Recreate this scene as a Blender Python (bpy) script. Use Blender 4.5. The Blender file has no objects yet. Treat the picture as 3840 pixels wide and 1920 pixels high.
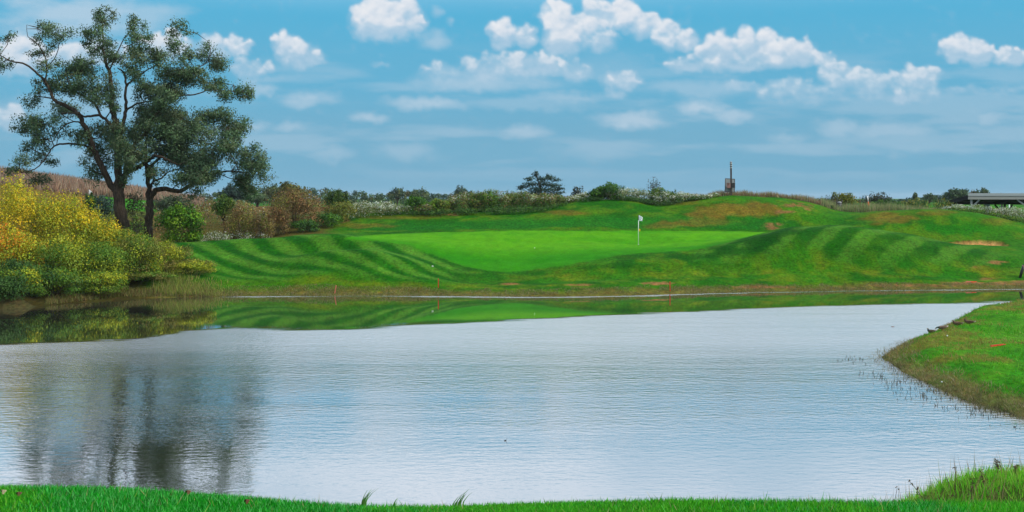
import bpy, math, random
import numpy as np
from mathutils import Vector

# ------------------------------------------------------------------ camera, sky, sun, exposure
F, CX, HZ, CAMH = 4500.0, 1920.0, 745.0, 5.4      # focal length in photo pixels, centre column, horizon row, eye height above water
sc = bpy.context.scene
cam_d = bpy.data.cameras.new('camera')
cam = bpy.data.objects.new('camera', cam_d)
sc.collection.objects.link(cam)
cam.location = (0, 0, CAMH)
cam.rotation_euler = (math.radians(90), 0, 0)
cam_d.sensor_width = 36.0
cam_d.lens = 36.0 * F / 3840.0
cam_d.shift_y = -(960.0 - HZ) / 3840.0
cam_d.clip_start = 0.1
cam_d.clip_end = 6000
sc.camera = cam
sc.view_settings.view_transform = 'Standard'
sc.view_settings.look = 'None'
sc.view_settings.exposure = 0.5
sc.view_settings.gamma = 1.0
sc.view_settings.use_curve_mapping = False
sc.render.engine = 'CYCLES'
sc.cycles.use_denoising = True
sc.cycles.max_bounces = 6
sc.cycles.diffuse_bounces = 3
sc.cycles.glossy_bounces = 3
sc.cycles.transmission_bounces = 4
sc.cycles.transparent_max_bounces = 8
sc.cycles.volume_bounces = 0
sc.cycles.caustics_reflective = False
sc.cycles.caustics_refractive = False
sc.render.use_persistent_data = False
EXPO = 2.0 ** sc.view_settings.exposure
SUN_EL, SUN_AZ = math.radians(36), math.radians(104)   # azimuth clockwise from the view direction (+Y)
sun_d = bpy.data.lights.new('sun', 'SUN')
sun_d.energy = 2.8
sun_d.angle = math.radians(12)
sun_d.color = (1.0, 0.95, 0.86)
sun = bpy.data.objects.new('sun', sun_d)
sc.collection.objects.link(sun)
sd = Vector((math.sin(SUN_AZ) * math.cos(SUN_EL), math.cos(SUN_AZ) * math.cos(SUN_EL), math.sin(SUN_EL)))
sun.rotation_euler = (-sd).to_track_quat('-Z', 'Y').to_euler()
sun.location = (0, 0, 60)

world = bpy.data.worlds.new('World')
sc.world = world
world.use_nodes = True
WN, WL = world.node_tree.nodes, world.node_tree.links
for n in list(WN): WN.remove(n)
BG = 0.1
K = 1.0 / (EXPO * BG)                     # display-linear radiance -> background colour

def wmath(op, a, b=None, c=None, clamp=False):
    n = WN.new('ShaderNodeMath'); n.operation = op; n.use_clamp = clamp
    for i, v in enumerate((a, b, c)):
        if v is None: continue
        if isinstance(v, (int, float)): n.inputs[i].default_value = v
        else: WL.new(v, n.inputs[i])
    return n.outputs[0]
def wvec(op, a, b=None, c=None, out=0):
    n = WN.new('ShaderNodeVectorMath'); n.operation = op
    for i, v in enumerate((a, b, c)):
        if v is None: continue
        if isinstance(v, (tuple, list)): n.inputs[i].default_value = v
        else: WL.new(v, n.inputs[i])
    return n.outputs[out]
def wsmooth(v, lo, hi):
    n = WN.new('ShaderNodeMapRange'); n.interpolation_type = 'SMOOTHSTEP'
    WL.new(v, n.inputs[0]); n.inputs[1].default_value = lo; n.inputs[2].default_value = hi
    return n.outputs[0]
def wmix(fac, a, b):
    n = WN.new('ShaderNodeMix'); n.data_type = 'RGBA'
    if isinstance(fac, (int, float)): n.inputs[0].default_value = fac
    else: WL.new(fac, n.inputs[0])
    for i, v in ((6, a), (7, b)):
        if isinstance(v, (tuple, list)): n.inputs[i].default_value = (*v[:3], 1)
        else: WL.new(v, n.inputs[i])
    return n.outputs[2]
def wnoise(vec, scale, detail, rough=0.55, lac=2.0):
    n = WN.new('ShaderNodeTexNoise'); n.inputs['Scale'].default_value = scale
    n.inputs['Detail'].default_value = detail; n.inputs['Roughness'].default_value = rough
    n.inputs['Lacunarity'].default_value = lac
    WL.new(vec, n.inputs['Vector']); return n.outputs[0]
def kc(c): return tuple(x * K for x in c)

sky = WN.new('ShaderNodeTexSky'); sky.sky_type = 'NISHITA'; sky.sun_disc = False
sky.sun_elevation = SUN_EL; sky.sun_rotation = SUN_AZ; sky.dust_density = 1.2; sky.ozone_density = 2.0
tc = WN.new('ShaderNodeTexCoord')
DIR = wvec('NORMALIZE', tc.outputs['Generated'])
sp = WN.new('ShaderNodeSeparateXYZ'); WL.new(DIR, sp.inputs[0])
DX, DY, DZ = sp.outputs
AZ = wmath('ARCTAN2', DX, DY)
ELV = wmath('ARCSINE', DZ)
# clear-air gradient by elevation
rmp = WN.new('ShaderNodeValToRGB'); rmp.color_ramp.interpolation = 'EASE'
WL.new(wmath('DIVIDE', ELV, math.radians(40.0)), rmp.inputs[0])
cr = rmp.color_ramp
cr.elements[0].position = 0.0; cr.elements[0].color = (0.158, 0.408, 0.598, 1)
cr.elements[1].position = 1.0; cr.elements[1].color = (0.09, 0.34, 0.62, 1)
for p, c in ((0.07, (0.155, 0.415, 0.605)), (0.15, (0.115, 0.43, 0.65)), (0.24, (0.078, 0.440, 0.69))):
    e = cr.elements.new(p); e.color = (*c, 1)
blue = wvec('MULTIPLY', rmp.outputs[0], (K, K, K))
clear = wmix(0.05, blue, sky.outputs[0])
# high broken cloud sheet overhead (what the pond mirrors): plane-projected noise, thicker looking up
inv = wmath('DIVIDE', 1.0, wmath('MAXIMUM', wmath('ADD', DZ, 0.06), 0.03))
pc = WN.new('ShaderNodeCombineXYZ')
WL.new(wmath('MULTIPLY', DX, inv), pc.inputs[0]); WL.new(wmath('MULTIPLY', DY, inv), pc.inputs[1])
sheet = wnoise(pc.outputs[0], 1.1, 5, 0.55)
cover = wmath('MULTIPLY', wsmooth(ELV, math.radians(8.4), math.radians(13.5)), wmath('MULTIPLY_ADD', wsmooth(sheet, 0.3, 0.62), 0.35, 0.65))
shcol = wmix(wsmooth(sheet, 0.35, 0.7), kc((0.86, 0.98, 1.16)), kc((1.03, 1.11, 1.25)))
bgn = WN.new('ShaderNodeBackground'); bgn.inputs['Strength'].default_value = BG
WL.new(wmix(cover, clear, shcol), bgn.inputs[0])
wo = WN.new('ShaderNodeOutputWorld'); WL.new(bgn.outputs[0], wo.inputs[0])
world.cycles.sampling_method = 'MANUAL'
world.cycles.sample_map_resolution = 512

# ------------------------------------------------------------------ helpers
rng = np.random.default_rng(7)
random.seed(7)
COL = sc.collection

def ground_point(px, D): return (px - CX) / F * D
def zpix(py, D): return CAMH - (py - HZ) / F * D

def hash2(ix, iy, seed):
    h = (ix.astype(np.int64) * 374761393 + iy.astype(np.int64) * 668265263 + seed * 1442695041) & 0x7fffffff
    h = ((h ^ (h >> 13)) * 1274126177) & 0x7fffffff
    return ((h ^ (h >> 16)) & 0xffff) / 65535.0
def vnoise(x, y, seed=0):
    ix, iy = np.floor(x), np.floor(y)
    fx, fy = x - ix, y - iy
    fx = fx * fx * (3 - 2 * fx); fy = fy * fy * (3 - 2 * fy)
    a, b = hash2(ix, iy, seed), hash2(ix + 1, iy, seed)
    c, d = hash2(ix, iy + 1, seed), hash2(ix + 1, iy + 1, seed)
    return (a * (1 - fx) + b * fx) * (1 - fy) + (c * (1 - fx) + d * fx) * fy
def fbm(x, y, seed=0, o=4):
    s, a, t = 0, 0.5, 0
    for i in range(o):
        s = s + a * vnoise(x * 2 ** i, y * 2 ** i, seed + i * 17); t += a; a *= 0.5
    return s / t
def sstep(a, b, x):
    t = np.clip((x - a) / (b - a), 0, 1); return t * t * (3 - 2 * t)

def new_mat(name, rough=0.8, spec=0.3):
    m = bpy.data.materials.new(name); m.use_nodes = True
    b = m.node_tree.nodes['Principled BSDF']
    b.inputs['Roughness'].default_value = rough
    b.inputs['Specular IOR Level'].default_value = spec
    return m, m.node_tree.nodes, m.node_tree.links, b

def plain(name, col, rough=0.7, spec=0.3, vary=0.25, scale=6.0, metal=0.0, bump=0.0):
    m, N, L, b = new_mat(name, rough, spec)
    t = N.new('ShaderNodeTexCoord')
    n = N.new('ShaderNodeTexNoise'); n.inputs['Scale'].default_value = scale; n.inputs['Detail'].default_value = 5
    L.new(t.outputs['Object'], n.inputs['Vector'])
    mx = N.new('ShaderNodeMix'); mx.data_type = 'RGBA'
    mx.inputs[6].default_value = (*[c * (1 - vary) for c in col], 1)
    mx.inputs[7].default_value = (*[min(1, c * (1 + vary)) for c in col], 1)
    L.new(n.outputs[0], mx.inputs[0]); L.new(mx.outputs[2], b.inputs['Base Color'])
    b.inputs['Metallic'].default_value = metal
    if bump:
        bp = N.new('ShaderNodeBump'); bp.inputs['Strength'].default_value = bump; bp.inputs['Distance'].default_value = 0.03
        L.new(n.outputs[0], bp.inputs['Height']); L.new(bp.outputs[0], b.inputs['Normal'])
    return m

def leaf_material(name, trans=0.3, rough=0.6):
    m = bpy.data.materials.new(name); m.use_nodes = True
    N, L = m.node_tree.nodes, m.node_tree.links
    b = N['Principled BSDF']; b.inputs['Roughness'].default_value = rough; b.inputs['Specular IOR Level'].default_value = 0.15
    a = N.new('ShaderNodeAttribute'); a.attribute_name = 'col'
    L.new(a.outputs['Color'], b.inputs['Base Color'])
    tr = N.new('ShaderNodeBsdfTranslucent'); L.new(a.outputs['Color'], tr.inputs[0])
    mx = N.new('ShaderNodeMixShader'); mx.inputs[0].default_value = trans
    L.new(b.outputs[0], mx.inputs[1]); L.new(tr.outputs[0], mx.inputs[2])
    L.new(mx.outputs[0], N['Material Output'].inputs[0])
    return m
M_LEAF = leaf_material('leaf')
M_GRASS = leaf_material('grass_blade', 0.35)

def bark(name, c1, c2):
    m, N, L, b = new_mat(name, 0.9, 0.15)
    t = N.new('ShaderNodeTexCoord'); mp = N.new('ShaderNodeMapping'); mp.inputs['Scale'].default_value = (9, 9, 1.6)
    L.new(t.outputs['Object'], mp.inputs[0])
    n = N.new('ShaderNodeTexNoise'); n.inputs['Scale'].default_value = 1.6; n.inputs['Detail'].default_value = 7; n.inputs['Roughness'].default_value = .65
    L.new(mp.outputs[0], n.inputs['Vector'])
    r = N.new('ShaderNodeValToRGB'); r.color_ramp.elements[0].position = .35; r.color_ramp.elements[1].position = .68
    r.color_ramp.elements[0].color = (*c1, 1); r.color_ramp.elements[1].color = (*c2, 1)
    L.new(n.outputs[0], r.inputs[0]); L.new(r.outputs[0], b.inputs['Base Color'])
    bp = N.new('ShaderNodeBump'); bp.inputs['Strength'].default_value = 1.0; bp.inputs['Distance'].default_value = 0.06
    L.new(n.outputs[0], bp.inputs['Height']); L.new(bp.outputs[0], b.inputs['Normal'])
    return m
M_BARK = bark('bark', (0.022, 0.016, 0.011), (0.105, 0.075, 0.05))
M_TWIG = bark('twig_bark', (0.03, 0.022, 0.015), (0.10, 0.075, 0.05))

def mesh_np(name, verts, faces, col=None, mat=None, smooth=False):
    """verts (n,3); faces (m,k) with one k"""
    verts = np.asarray(verts, dtype=np.float32); faces = np.asarray(faces, dtype=np.int32)
    me = bpy.data.meshes.new(name)
    m, k = faces.shape
    me.vertices.add(len(verts)); me.vertices.foreach_set('co', verts.ravel())
    me.loops.add(m * k); me.loops.foreach_set('vertex_index', faces.ravel())
    me.polygons.add(m); me.polygons.foreach_set('loop_start', np.arange(0, m * k, k, dtype=np.int32))
    me.update(calc_edges=True)
    if smooth: me.polygons.foreach_set('use_smooth', np.ones(m, dtype=bool))
    if col is not None:
        a = me.attributes.new('col', 'FLOAT_COLOR', 'POINT')
        c4 = np.ones((len(verts), 4), dtype=np.float32); c4[:, :3] = col
        a.data.foreach_set('color', c4.ravel())
    if mat: me.materials.append(mat)
    if mat is not None and mat.name == 'leaf' and len(LEAF_N.get('n', ())) == len(verts):
        me.polygons.foreach_set('use_smooth', np.ones(m, dtype=bool))
        me.normals_split_custom_set_from_vertices(LEAF_N.pop('n').tolist())
    return me
def obj(name, me, parent=None, loc=(0, 0, 0)):
    o = bpy.data.objects.new(name, me); COL.objects.link(o); o.location = loc
    if parent: o.parent = parent
    return o
def empty(name, loc, label, cat, group=None):
    o = bpy.data.objects.new(name, None); COL.objects.link(o); o.location = loc; o.empty_display_size = 0.3
    o['label'] = label; o['category'] = cat
    if group: o['group'] = group
    return o
def tag(o, label=None, cat=None, kind=None, group=None):
    if label: o['label'] = label
    if cat: o['category'] = cat
    if kind: o['kind'] = kind
    if group: o['group'] = group
    return o

class MB:
    """collects boxes, tubes and quads into one mesh"""
    def __init__(s): s.v = []; s.f = []
    def box(s, x0, x1, y0, y1, z0, z1):
        i = len(s.v)
        s.v += [(x, y, z) for z in (z0, z1) for (x, y) in ((x0, y0), (x1, y0), (x1, y1), (x0, y1))]
        s.f += [tuple(i + k for k in q) for q in ((0,3,2,1),(4,5,6,7),(0,1,5,4),(1,2,6,5),(2,3,7,6),(3,0,4,7))]
        return s
    def bar(s, a, b, w, d, up=(0, 1, 0)):
        a, b = Vector(a), Vector(b); t = (b - a).normalized(); u = Vector(up)
        sx = t.cross(u).normalized() * (w / 2); sy = sx.cross(t).normalized() * (d / 2)
        i = len(s.v)
        for p in (a, b): s.v += [tuple(p - sx - sy), tuple(p + sx - sy), tuple(p + sx + sy), tuple(p - sx + sy)]
        s.f += [tuple(i + k for k in q) for q in ((0,3,2,1),(4,5,6,7),(0,1,5,4),(1,2,6,5),(2,3,7,6),(3,0,4,7))]
        return s
    def tube(s, pts, rad, n=8, caps=True):
        pts = [Vector(p) for p in pts]; i0 = len(s.v)
        for j, p in enumerate(pts):
            t = (pts[min(j + 1, len(pts) - 1)] - pts[max(j - 1, 0)]).normalized()
            ref = Vector((0, 1, 0)) if abs(t.y) < 0.9 else Vector((1, 0, 0))
            u = t.cross(ref).normalized(); w = u.cross(t).normalized()
            for k in range(n):
                a = 2 * math.pi * k / n
                s.v.append(tuple(p + (u * math.cos(a) + w * math.sin(a)) * rad[j]))
        for j in range(len(pts) - 1):
            for k in range(n):
                a, b = i0 + j * n + k, i0 + j * n + (k + 1) % n
                s.f.append((a, b, b + n, a + n))
        if caps:
            s.f.append(tuple(i0 + k for k in range(n))[::-1])
            e = i0 + (len(pts) - 1) * n
            s.f.append(tuple(e + k for k in range(n)))
        return s
    def mesh(s, name, mat, smooth=False, bevel=0.0):
        me = bpy.data.meshes.new(name); me.from_pydata(s.v, [], s.f); me.update()
        if smooth:
            for p in me.polygons: p.use_smooth = True
        if mat: me.materials.append(mat)
        return me
    def build(s, name, mat, parent=None, loc=(0, 0, 0), smooth=False):
        return obj(name, s.mesh(name, mat, smooth), parent, loc)

def smooth_path(pts, rad, sub=4):
    """Catmull-Rom through 3-D points with radii"""
    P = [Vector(p) for p in pts]; out, orad = [], []
    for i in range(len(P) - 1):
        p0, p1, p2, p3 = P[max(i-1, 0)], P[i], P[i+1], P[min(i+2, len(P)-1)]
        for k in range(sub):
            t = k / sub
            out.append(0.5 * ((2*p1) + (p2-p0)*t + (2*p0-5*p1+4*p2-p3)*t*t + (3*p1-p0-3*p2+p3)*t*t*t))
            orad.append(rad[i] * (1-t) + rad[i+1] * t)
    out.append(P[-1]); orad.append(rad[-1])
    return out, orad

# ------------------------------------------------------------------ clouds on a dome four kilometres out
CLOUDS = [  # centre column, centre row, half width, half height (photo pixels), strength
 (1450,70,140,75,1.0),(1410,25,70,50,1.0),(1540,75,60,45,.95),
 (1885,118,58,62,1.0),(1965,130,55,42,.9),(2105,110,82,98,1.0),(2090,40,60,38,1.0),(2250,60,90,60,.95),(2330,55,80,52,1.0),(2240,140,100,50,.7),(2410,85,70,55,.9),(2490,120,55,55,.9),(2570,140,62,45,.85),
 (2820,165,125,60,1.0),(2700,185,95,62,1.0),(2940,195,150,55,1.0),(3080,220,60,30,.8),(2580,235,100,32,.75),(2780,230,190,36,.75),
 (3590,180,66,50,1.0),(3660,195,80,45,1.0),(3790,210,80,36,.95),
 (1680,265,130,46,.62),(1850,250,140,56,.72),(1990,240,140,50,.85),(2150,262,90,42,.62),
 (2340,295,86,42,.9),(2300,335,55,32,.6),
 (2790,315,90,18,.6),(2930,330,150,40,.62),(3150,285,90,48,.85),(3270,305,110,52,.7),(3430,285,120,45,.85),(3060,345,200,44,.5),(3400,340,220,40,.55),(3375,362,46,30,.75),(3680,335,200,22,.42),
 (1070,165,66,50,1.0),(1120,205,90,48,.9),(930,250,90,42,.72),(1185,225,40,20,.6),(965,295,90,30,.42),(890,165,66,38,.9),(800,180,90,44,.75),(620,165,120,52,.95),(400,190,120,50,.7),
 (60,205,190,66,.95),(260,200,150,50,.85),(35,440,70,46,.85)]
VEILS = [(250,60,330,90,.55),(560,60,150,60,.4),(1170,372,120,40,.48),(990,335,80,26,.4),(1600,385,170,30,.5),(1390,442,80,24,.45),(960,472,80,30,.4),(1080,478,90,22,.35),
 (2390,445,170,36,.52),(2620,405,110,44,.6),(2730,435,120,30,.45),(1960,498,100,28,.38),(3150,482,100,40,.35),(3350,495,190,32,.32),(3690,440,90,40,.35),(2950,515,100,26,.3),
 (1630,150,70,40,.4),(1800,315,280,40,.4),(2120,370,230,28,.35),(2620,330,230,44,.3),(1250,575,110,32,.25),(1500,565,150,44,.25),(2250,565,190,40,.2),(3420,555,150,30,.22),(1640,45,30,26,.3),(1700,85,26,24,.3),(1420,240,40,16,.3),(1990,395,300,22,.2),(3500,380,320,24,.2)]
def make_clouds(step=5.0, seed=3):
    """cumulus built as heaps of overlapping puffs: coverage, light from their bulge, soft undersides"""
    r = np.random.default_rng(seed)
    PXs = np.arange(-700, 4541, step); PYs = np.arange(-70, 741, step)
    X, Y = np.meshgrid(PXs, PYs)
    w1 = fbm(X / 90, Y / 90, 101, 4) - .5; w2 = fbm(X / 90, Y / 90, 151, 4) - .5
    w3 = fbm(X / 26, Y / 26, 171, 4) - .5; w4 = fbm(X / 26, Y / 26, 191, 4) - .5
    XW, YW = X + 44 * w1 + 26 * w3, Y + 34 * w2 + 22 * w4
    Hh = np.zeros(X.shape); S = np.zeros(X.shape); U = np.zeros(X.shape)
    for (cx, cy, rx, ry, st) in CLOUDS:
        n = int(9 + rx * ry / 330)
        for k in range(n):
            u = r.uniform(-1, 1); v = r.uniform(-1, 1)
            if u * u + v * v > 1: continue
            if v > .35 and r.random() < .6: continue           # fewer puffs low down: flat base
            rad = min(rx, ry) * r.uniform(.32, .85) * (1 - .35 * abs(u))
            px, py = cx + u * rx * .82, cy + v * ry * .72
            x0, x1 = np.searchsorted(PXs, px - rad * 2 - 60), np.searchsorted(PXs, px + rad * 2 + 60)
            y0, y1 = np.searchsorted(PYs, py - rad * 2 - 60), np.searchsorted(PYs, py + rad * 2 + 60)
            if x1 <= x0 or y1 <= y0: continue
            d2 = ((XW[y0:y1, x0:x1] - px) ** 2 + (YW[y0:y1, x0:x1] - py) ** 2) / rad ** 2
            bulge = np.sqrt(np.maximum(0, 1 - d2)) * rad + .6 * ry * (1 - u * u)
            cov = np.clip(1.25 - d2, 0, 1)
            Hs = Hh[y0:y1, x0:x1]; np.maximum(Hs, bulge * (cov > 0), out=Hs)
            Ss = S[y0:y1, x0:x1]; np.maximum(Ss, cov * st, out=Ss)
        # soft body and underside
        d = ((XW - cx) / (rx * 1.08)) ** 2 + ((YW - cy - .18 * ry) / (ry * 1.15)) ** 2
        U = np.maximum(U, st * np.clip(1.15 - d, 0, 1))
    for _ in range(2):
        for A in (Hh, S):
            A[1:-1, 1:-1] = (A[1:-1, 1:-1] * 4 + A[:-2, 1:-1] + A[2:, 1:-1] + A[1:-1, :-2] + A[1:-1, 2:]) / 8
    fine = fbm(X / 34, Y / 26, 211, 5)
    HB = Hh.copy()
    for _ in range(10):
        HB[1:-1, 1:-1] = (HB[1:-1, 1:-1] * 2 + HB[:-2, 1:-1] + HB[2:, 1:-1] + HB[1:-1, :-2] + HB[1:-1, 2:]) / 6
    Hh = .45 * Hh + .75 * HB + 16 * (fine - .5) * (Hh > 0)
    gy, gx = np.gradient(Hh, step)
    nz = 1 / np.sqrt(1 + .5 * (gx ** 2 + gy ** 2))
    light = np.clip(.62 + .30 * np.clip(gx * .3 + gy * .9, -1.1, 1) + .35 * (fine - .5), 0, 1)
    light = light * (.7 + .3 * nz)
    crisp = sstep(.05, 1.0, S + .9 * (fine - .5))
    body = sstep(.05, 1.0, U + .6 * (fine - .5)) * .72
    low = np.clip((Y - 120) / 560, 0, 1)
    gb = np.gradient(HB, step)[0]
    under = sstep(.05, .7, -gb)
    alpha = np.clip(np.maximum(crisp * (.40 + .56 * np.clip(S, 0, 1)) * (1 - .5 * under), body), 0, 1) * (1 - .5 * low)
    V = np.zeros(X.shape)
    f2 = fbm(X / 120, Y / 40, 233, 5)
    for (cx, cy, rx, ry, st) in VEILS:
        d = np.sqrt(((XW - cx) / rx) ** 2 + ((YW - cy) / ry) ** 2)
        V = np.maximum(V, st * sstep(1.35, .1, d + 1.1 * (f2 - .5)))
    V = np.maximum(V, .22 * sstep(.42, .72, fbm(X / 380, Y / 55, 301, 5)) * sstep(120, 330, Y) * sstep(735, 560, Y))
    lit = np.clip(crisp * light * 1.12 + (1 - crisp) * .42, 0, 1)[..., None]
    c = np.array([.36, .54, .72]) * (1 - lit) + np.array([.84, .85, .885]) * lit
    c = c * (1 - .22 * low[..., None]) + np.array([.50, .62, .74]) * .22 * low[..., None]
    a = 1 - (1 - alpha) * (1 - np.clip(V * 1.2, 0, .8))
    vc = np.array([.56, .67, .78]); k = (alpha / np.maximum(a, 1e-4))[..., None]
    c = c * k + vc * (1 - k)
    a = a * sstep(-700, -450, X) * sstep(4540, 4290, X) * sstep(740, 690, Y) * sstep(-70, -45, Y)
    return a, c, PXs, PYs

def cloud_dome():
    a, c, pxs, pys = make_clouds()
    X, Y = np.meshgrid(pxs, pys); Rr = 4200.0
    u, v = (X - CX) / F, (HZ - Y) / F
    az = np.arctan(u); el = np.arctan(v / np.sqrt(1 + u * u))
    V = np.stack([np.sin(az) * np.cos(el), np.cos(az) * np.cos(el), np.sin(el)], -1) * Rr
    V[..., 2] += CAMH
    nx, ny = len(pxs), len(pys); i = np.arange(nx * ny).reshape(ny, nx)
    fc = np.stack([i[:-1, :-1], i[:-1, 1:], i[1:, 1:], i[1:, :-1]], -1).reshape(-1, 4)
    m = bpy.data.materials.new('cloud'); m.use_nodes = True
    N, L = m.node_tree.nodes, m.node_tree.links; N.remove(N['Principled BSDF'])
    at = N.new('ShaderNodeAttribute'); at.attribute_name = 'col'
    em = N.new('ShaderNodeEmission'); em.inputs['Strength'].default_value = 1.0 / EXPO; L.new(at.outputs['Color'], em.inputs[0])
    tr = N.new('ShaderNodeBsdfTransparent'); mx = N.new('ShaderNodeMixShader')
    L.new(at.outputs['Alpha'], mx.inputs[0]); L.new(tr.outputs[0], mx.inputs[1]); L.new(em.outputs[0], mx.inputs[2])
    L.new(mx.outputs[0], N['Material Output'].inputs[0])
    m.cycles.emission_sampling = 'NONE'
    me = mesh_np('sky', V.reshape(-1, 3), fc, c.reshape(-1, 3), m, True)
    c4 = np.concatenate([c.reshape(-1, 3), a.reshape(-1, 1)], 1).astype(np.float32)
    me.attributes['col'].data.foreach_set('color', c4.ravel())
    tag(obj('sky', me), kind='structure')
cloud_dome()

# ------------------------------------------------------------------ terrain shape
POND = [(-24.9,58.5),(-23.5,60.2),(-22,62.5),(-19.5,65),(-17,66.0),(-12,66.4),(-8,66.7),(0,66.1),(5,66.3),(9,67.6),(14,69.2),(21.6,70.6),(30.5,71.6),(40,71),(44,65),
        (40,59),(32,57),(25,56.5),(20.5,53.5),(18.0,50),(15.6,46.0),(13.6,42.8),(12.5,40.2),(12.2,37.5),(12.2,34.5),(12.3,31.5),(13.0,29),(14.3,27),(13.5,24),(10.5,21),(7,19.3),
        (0,18.6),(-8,18.8),(-16,19.5),(-24,23),(-34,31),(-41,42),(-39,53),(-31,57.0)]
PX_ = np.array([p[0] for p in POND]); PY_ = np.array([p[1] for p in POND])
def subdivide_closed(x, y, n=4):
    X, Y = [], []
    m = len(x)
    for i in range(m):
        for k in range(n):
            t = k / n
            r = []
            for a in (x, y):
                p0, p1, p2, p3 = a[(i-1) % m], a[i], a[(i+1) % m], a[(i+2) % m]
                r.append(0.5*((2*p1)+(p2-p0)*t+(2*p0-5*p1+4*p2-p3)*t*t+(3*p1-p0-3*p2+p3)*t*t*t))
            X.append(r[0]); Y.append(r[1])
    return np.array(X), np.array(Y)
SX, SY = subdivide_closed(PX_, PY_)
_k = np.arange(len(SX))
SX = SX + 0.35 * (vnoise(_k * 0.9, _k * 0 + 3.3, 5) - 0.5); SY = SY + 0.35 * (vnoise(_k * 0.9, _k * 0 + 9.1, 6) - 0.5)

def poly_inside(x, y, X, Y):
    ins = np.zeros(x.shape, bool); n = len(X); j = n - 1
    for i in range(n):
        c = (Y[i] > y) != (Y[j] > y)
        with np.errstate(divide='ignore', invalid='ignore'):
            xi = (X[j] - X[i]) * (y - Y[i]) / (Y[j] - Y[i] + 1e-12) + X[i]
        ins ^= c & (x < xi); j = i
    return ins
def pond_dist(x, y):
    """signed distance to the shoreline: > 0 on land"""
    d = np.full(x.shape, 1e9); n = len(SX)
    for i in range(n):
        ax, ay, bx, by = SX[i], SY[i], SX[(i+1) % n], SY[(i+1) % n]
        ex, ey = bx - ax, by - ay
        t = np.clip(((x - ax) * ex + (y - ay) * ey) / (ex * ex + ey * ey), 0, 1)
        d = np.minimum(d, np.hypot(x - ax - t * ex, y - ay - t * ey))
    return np.where(poly_inside(x, y, SX, SY), -d, d)

SHORE_PX = np.array([-900,-300,0,100,260,450,600,850,1200,1900,2500,2800,3300,3840,4600], float)
SHORE_D = np.array([57,57.5,58.5,59.6,62,64.6,65.6,66.2,66.4,66.1,67.4,69,70.4,71.5,72], float)
KD = 0.6                                    # metres of land behind the shore for every metre of the first survey
def DW(px, v):
    ds = np.interp(px, SHORE_PX, SHORE_D)
    return np.where(v < 66, v - 66 + ds, np.where(v < 140, ds + (v - 66) * KD, ds + 74 * KD + (v - 140)))
def VW(px, y):
    ds = np.interp(px, SHORE_PX, SHORE_D); d = y - ds
    return np.where(d < 0, 66 + d, np.where(d < 74 * KD, 66 + d / KD, 140 + d - 74 * KD))
def R(D, *pts):
    """a row of the land at depth D: (photo column, photo row) seen there, or (column, None, height)"""
    return D, np.array([p[0] for p in pts], float), np.array([p[2] if p[1] is None else zpix(p[1], float(DW(p[0], D))) for p in pts])
def RX(D, *pts): return D, np.array([p[0] for p in pts], float), np.array([p[1] for p in pts], float)
ROWS = [
 RX(22,(-40,1),(0,.4),(12,.4),(20,1.2)), RX(26,(-40,1),(0,.4),(14,.45),(22,1.2)),
 RX(30,(-40,1),(10,.3),(13,.34),(20,.8),(40,1.5)), RX(36,(-40,1),(10,.3),(13,.36),(16,.5),(20,.8),(40,2)),
 RX(42,(-40,1),(12,.35),(16,.52),(20,.78),(30,1.3)), RX(48,(-40,1),(15,.45),(20,.78),(24,.92),(35,1.4)),
 RX(54,(-40,1.2),(0,.6),(20,.6),(26,.9),(40,1.2)), RX(60,(-40,1.5),(-30,1.2),(-24,1.0),(-20,.6),(0,.6),(40,.8)), RX(64,(-40,1.5),(0,.6),(40,.8))]
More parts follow.
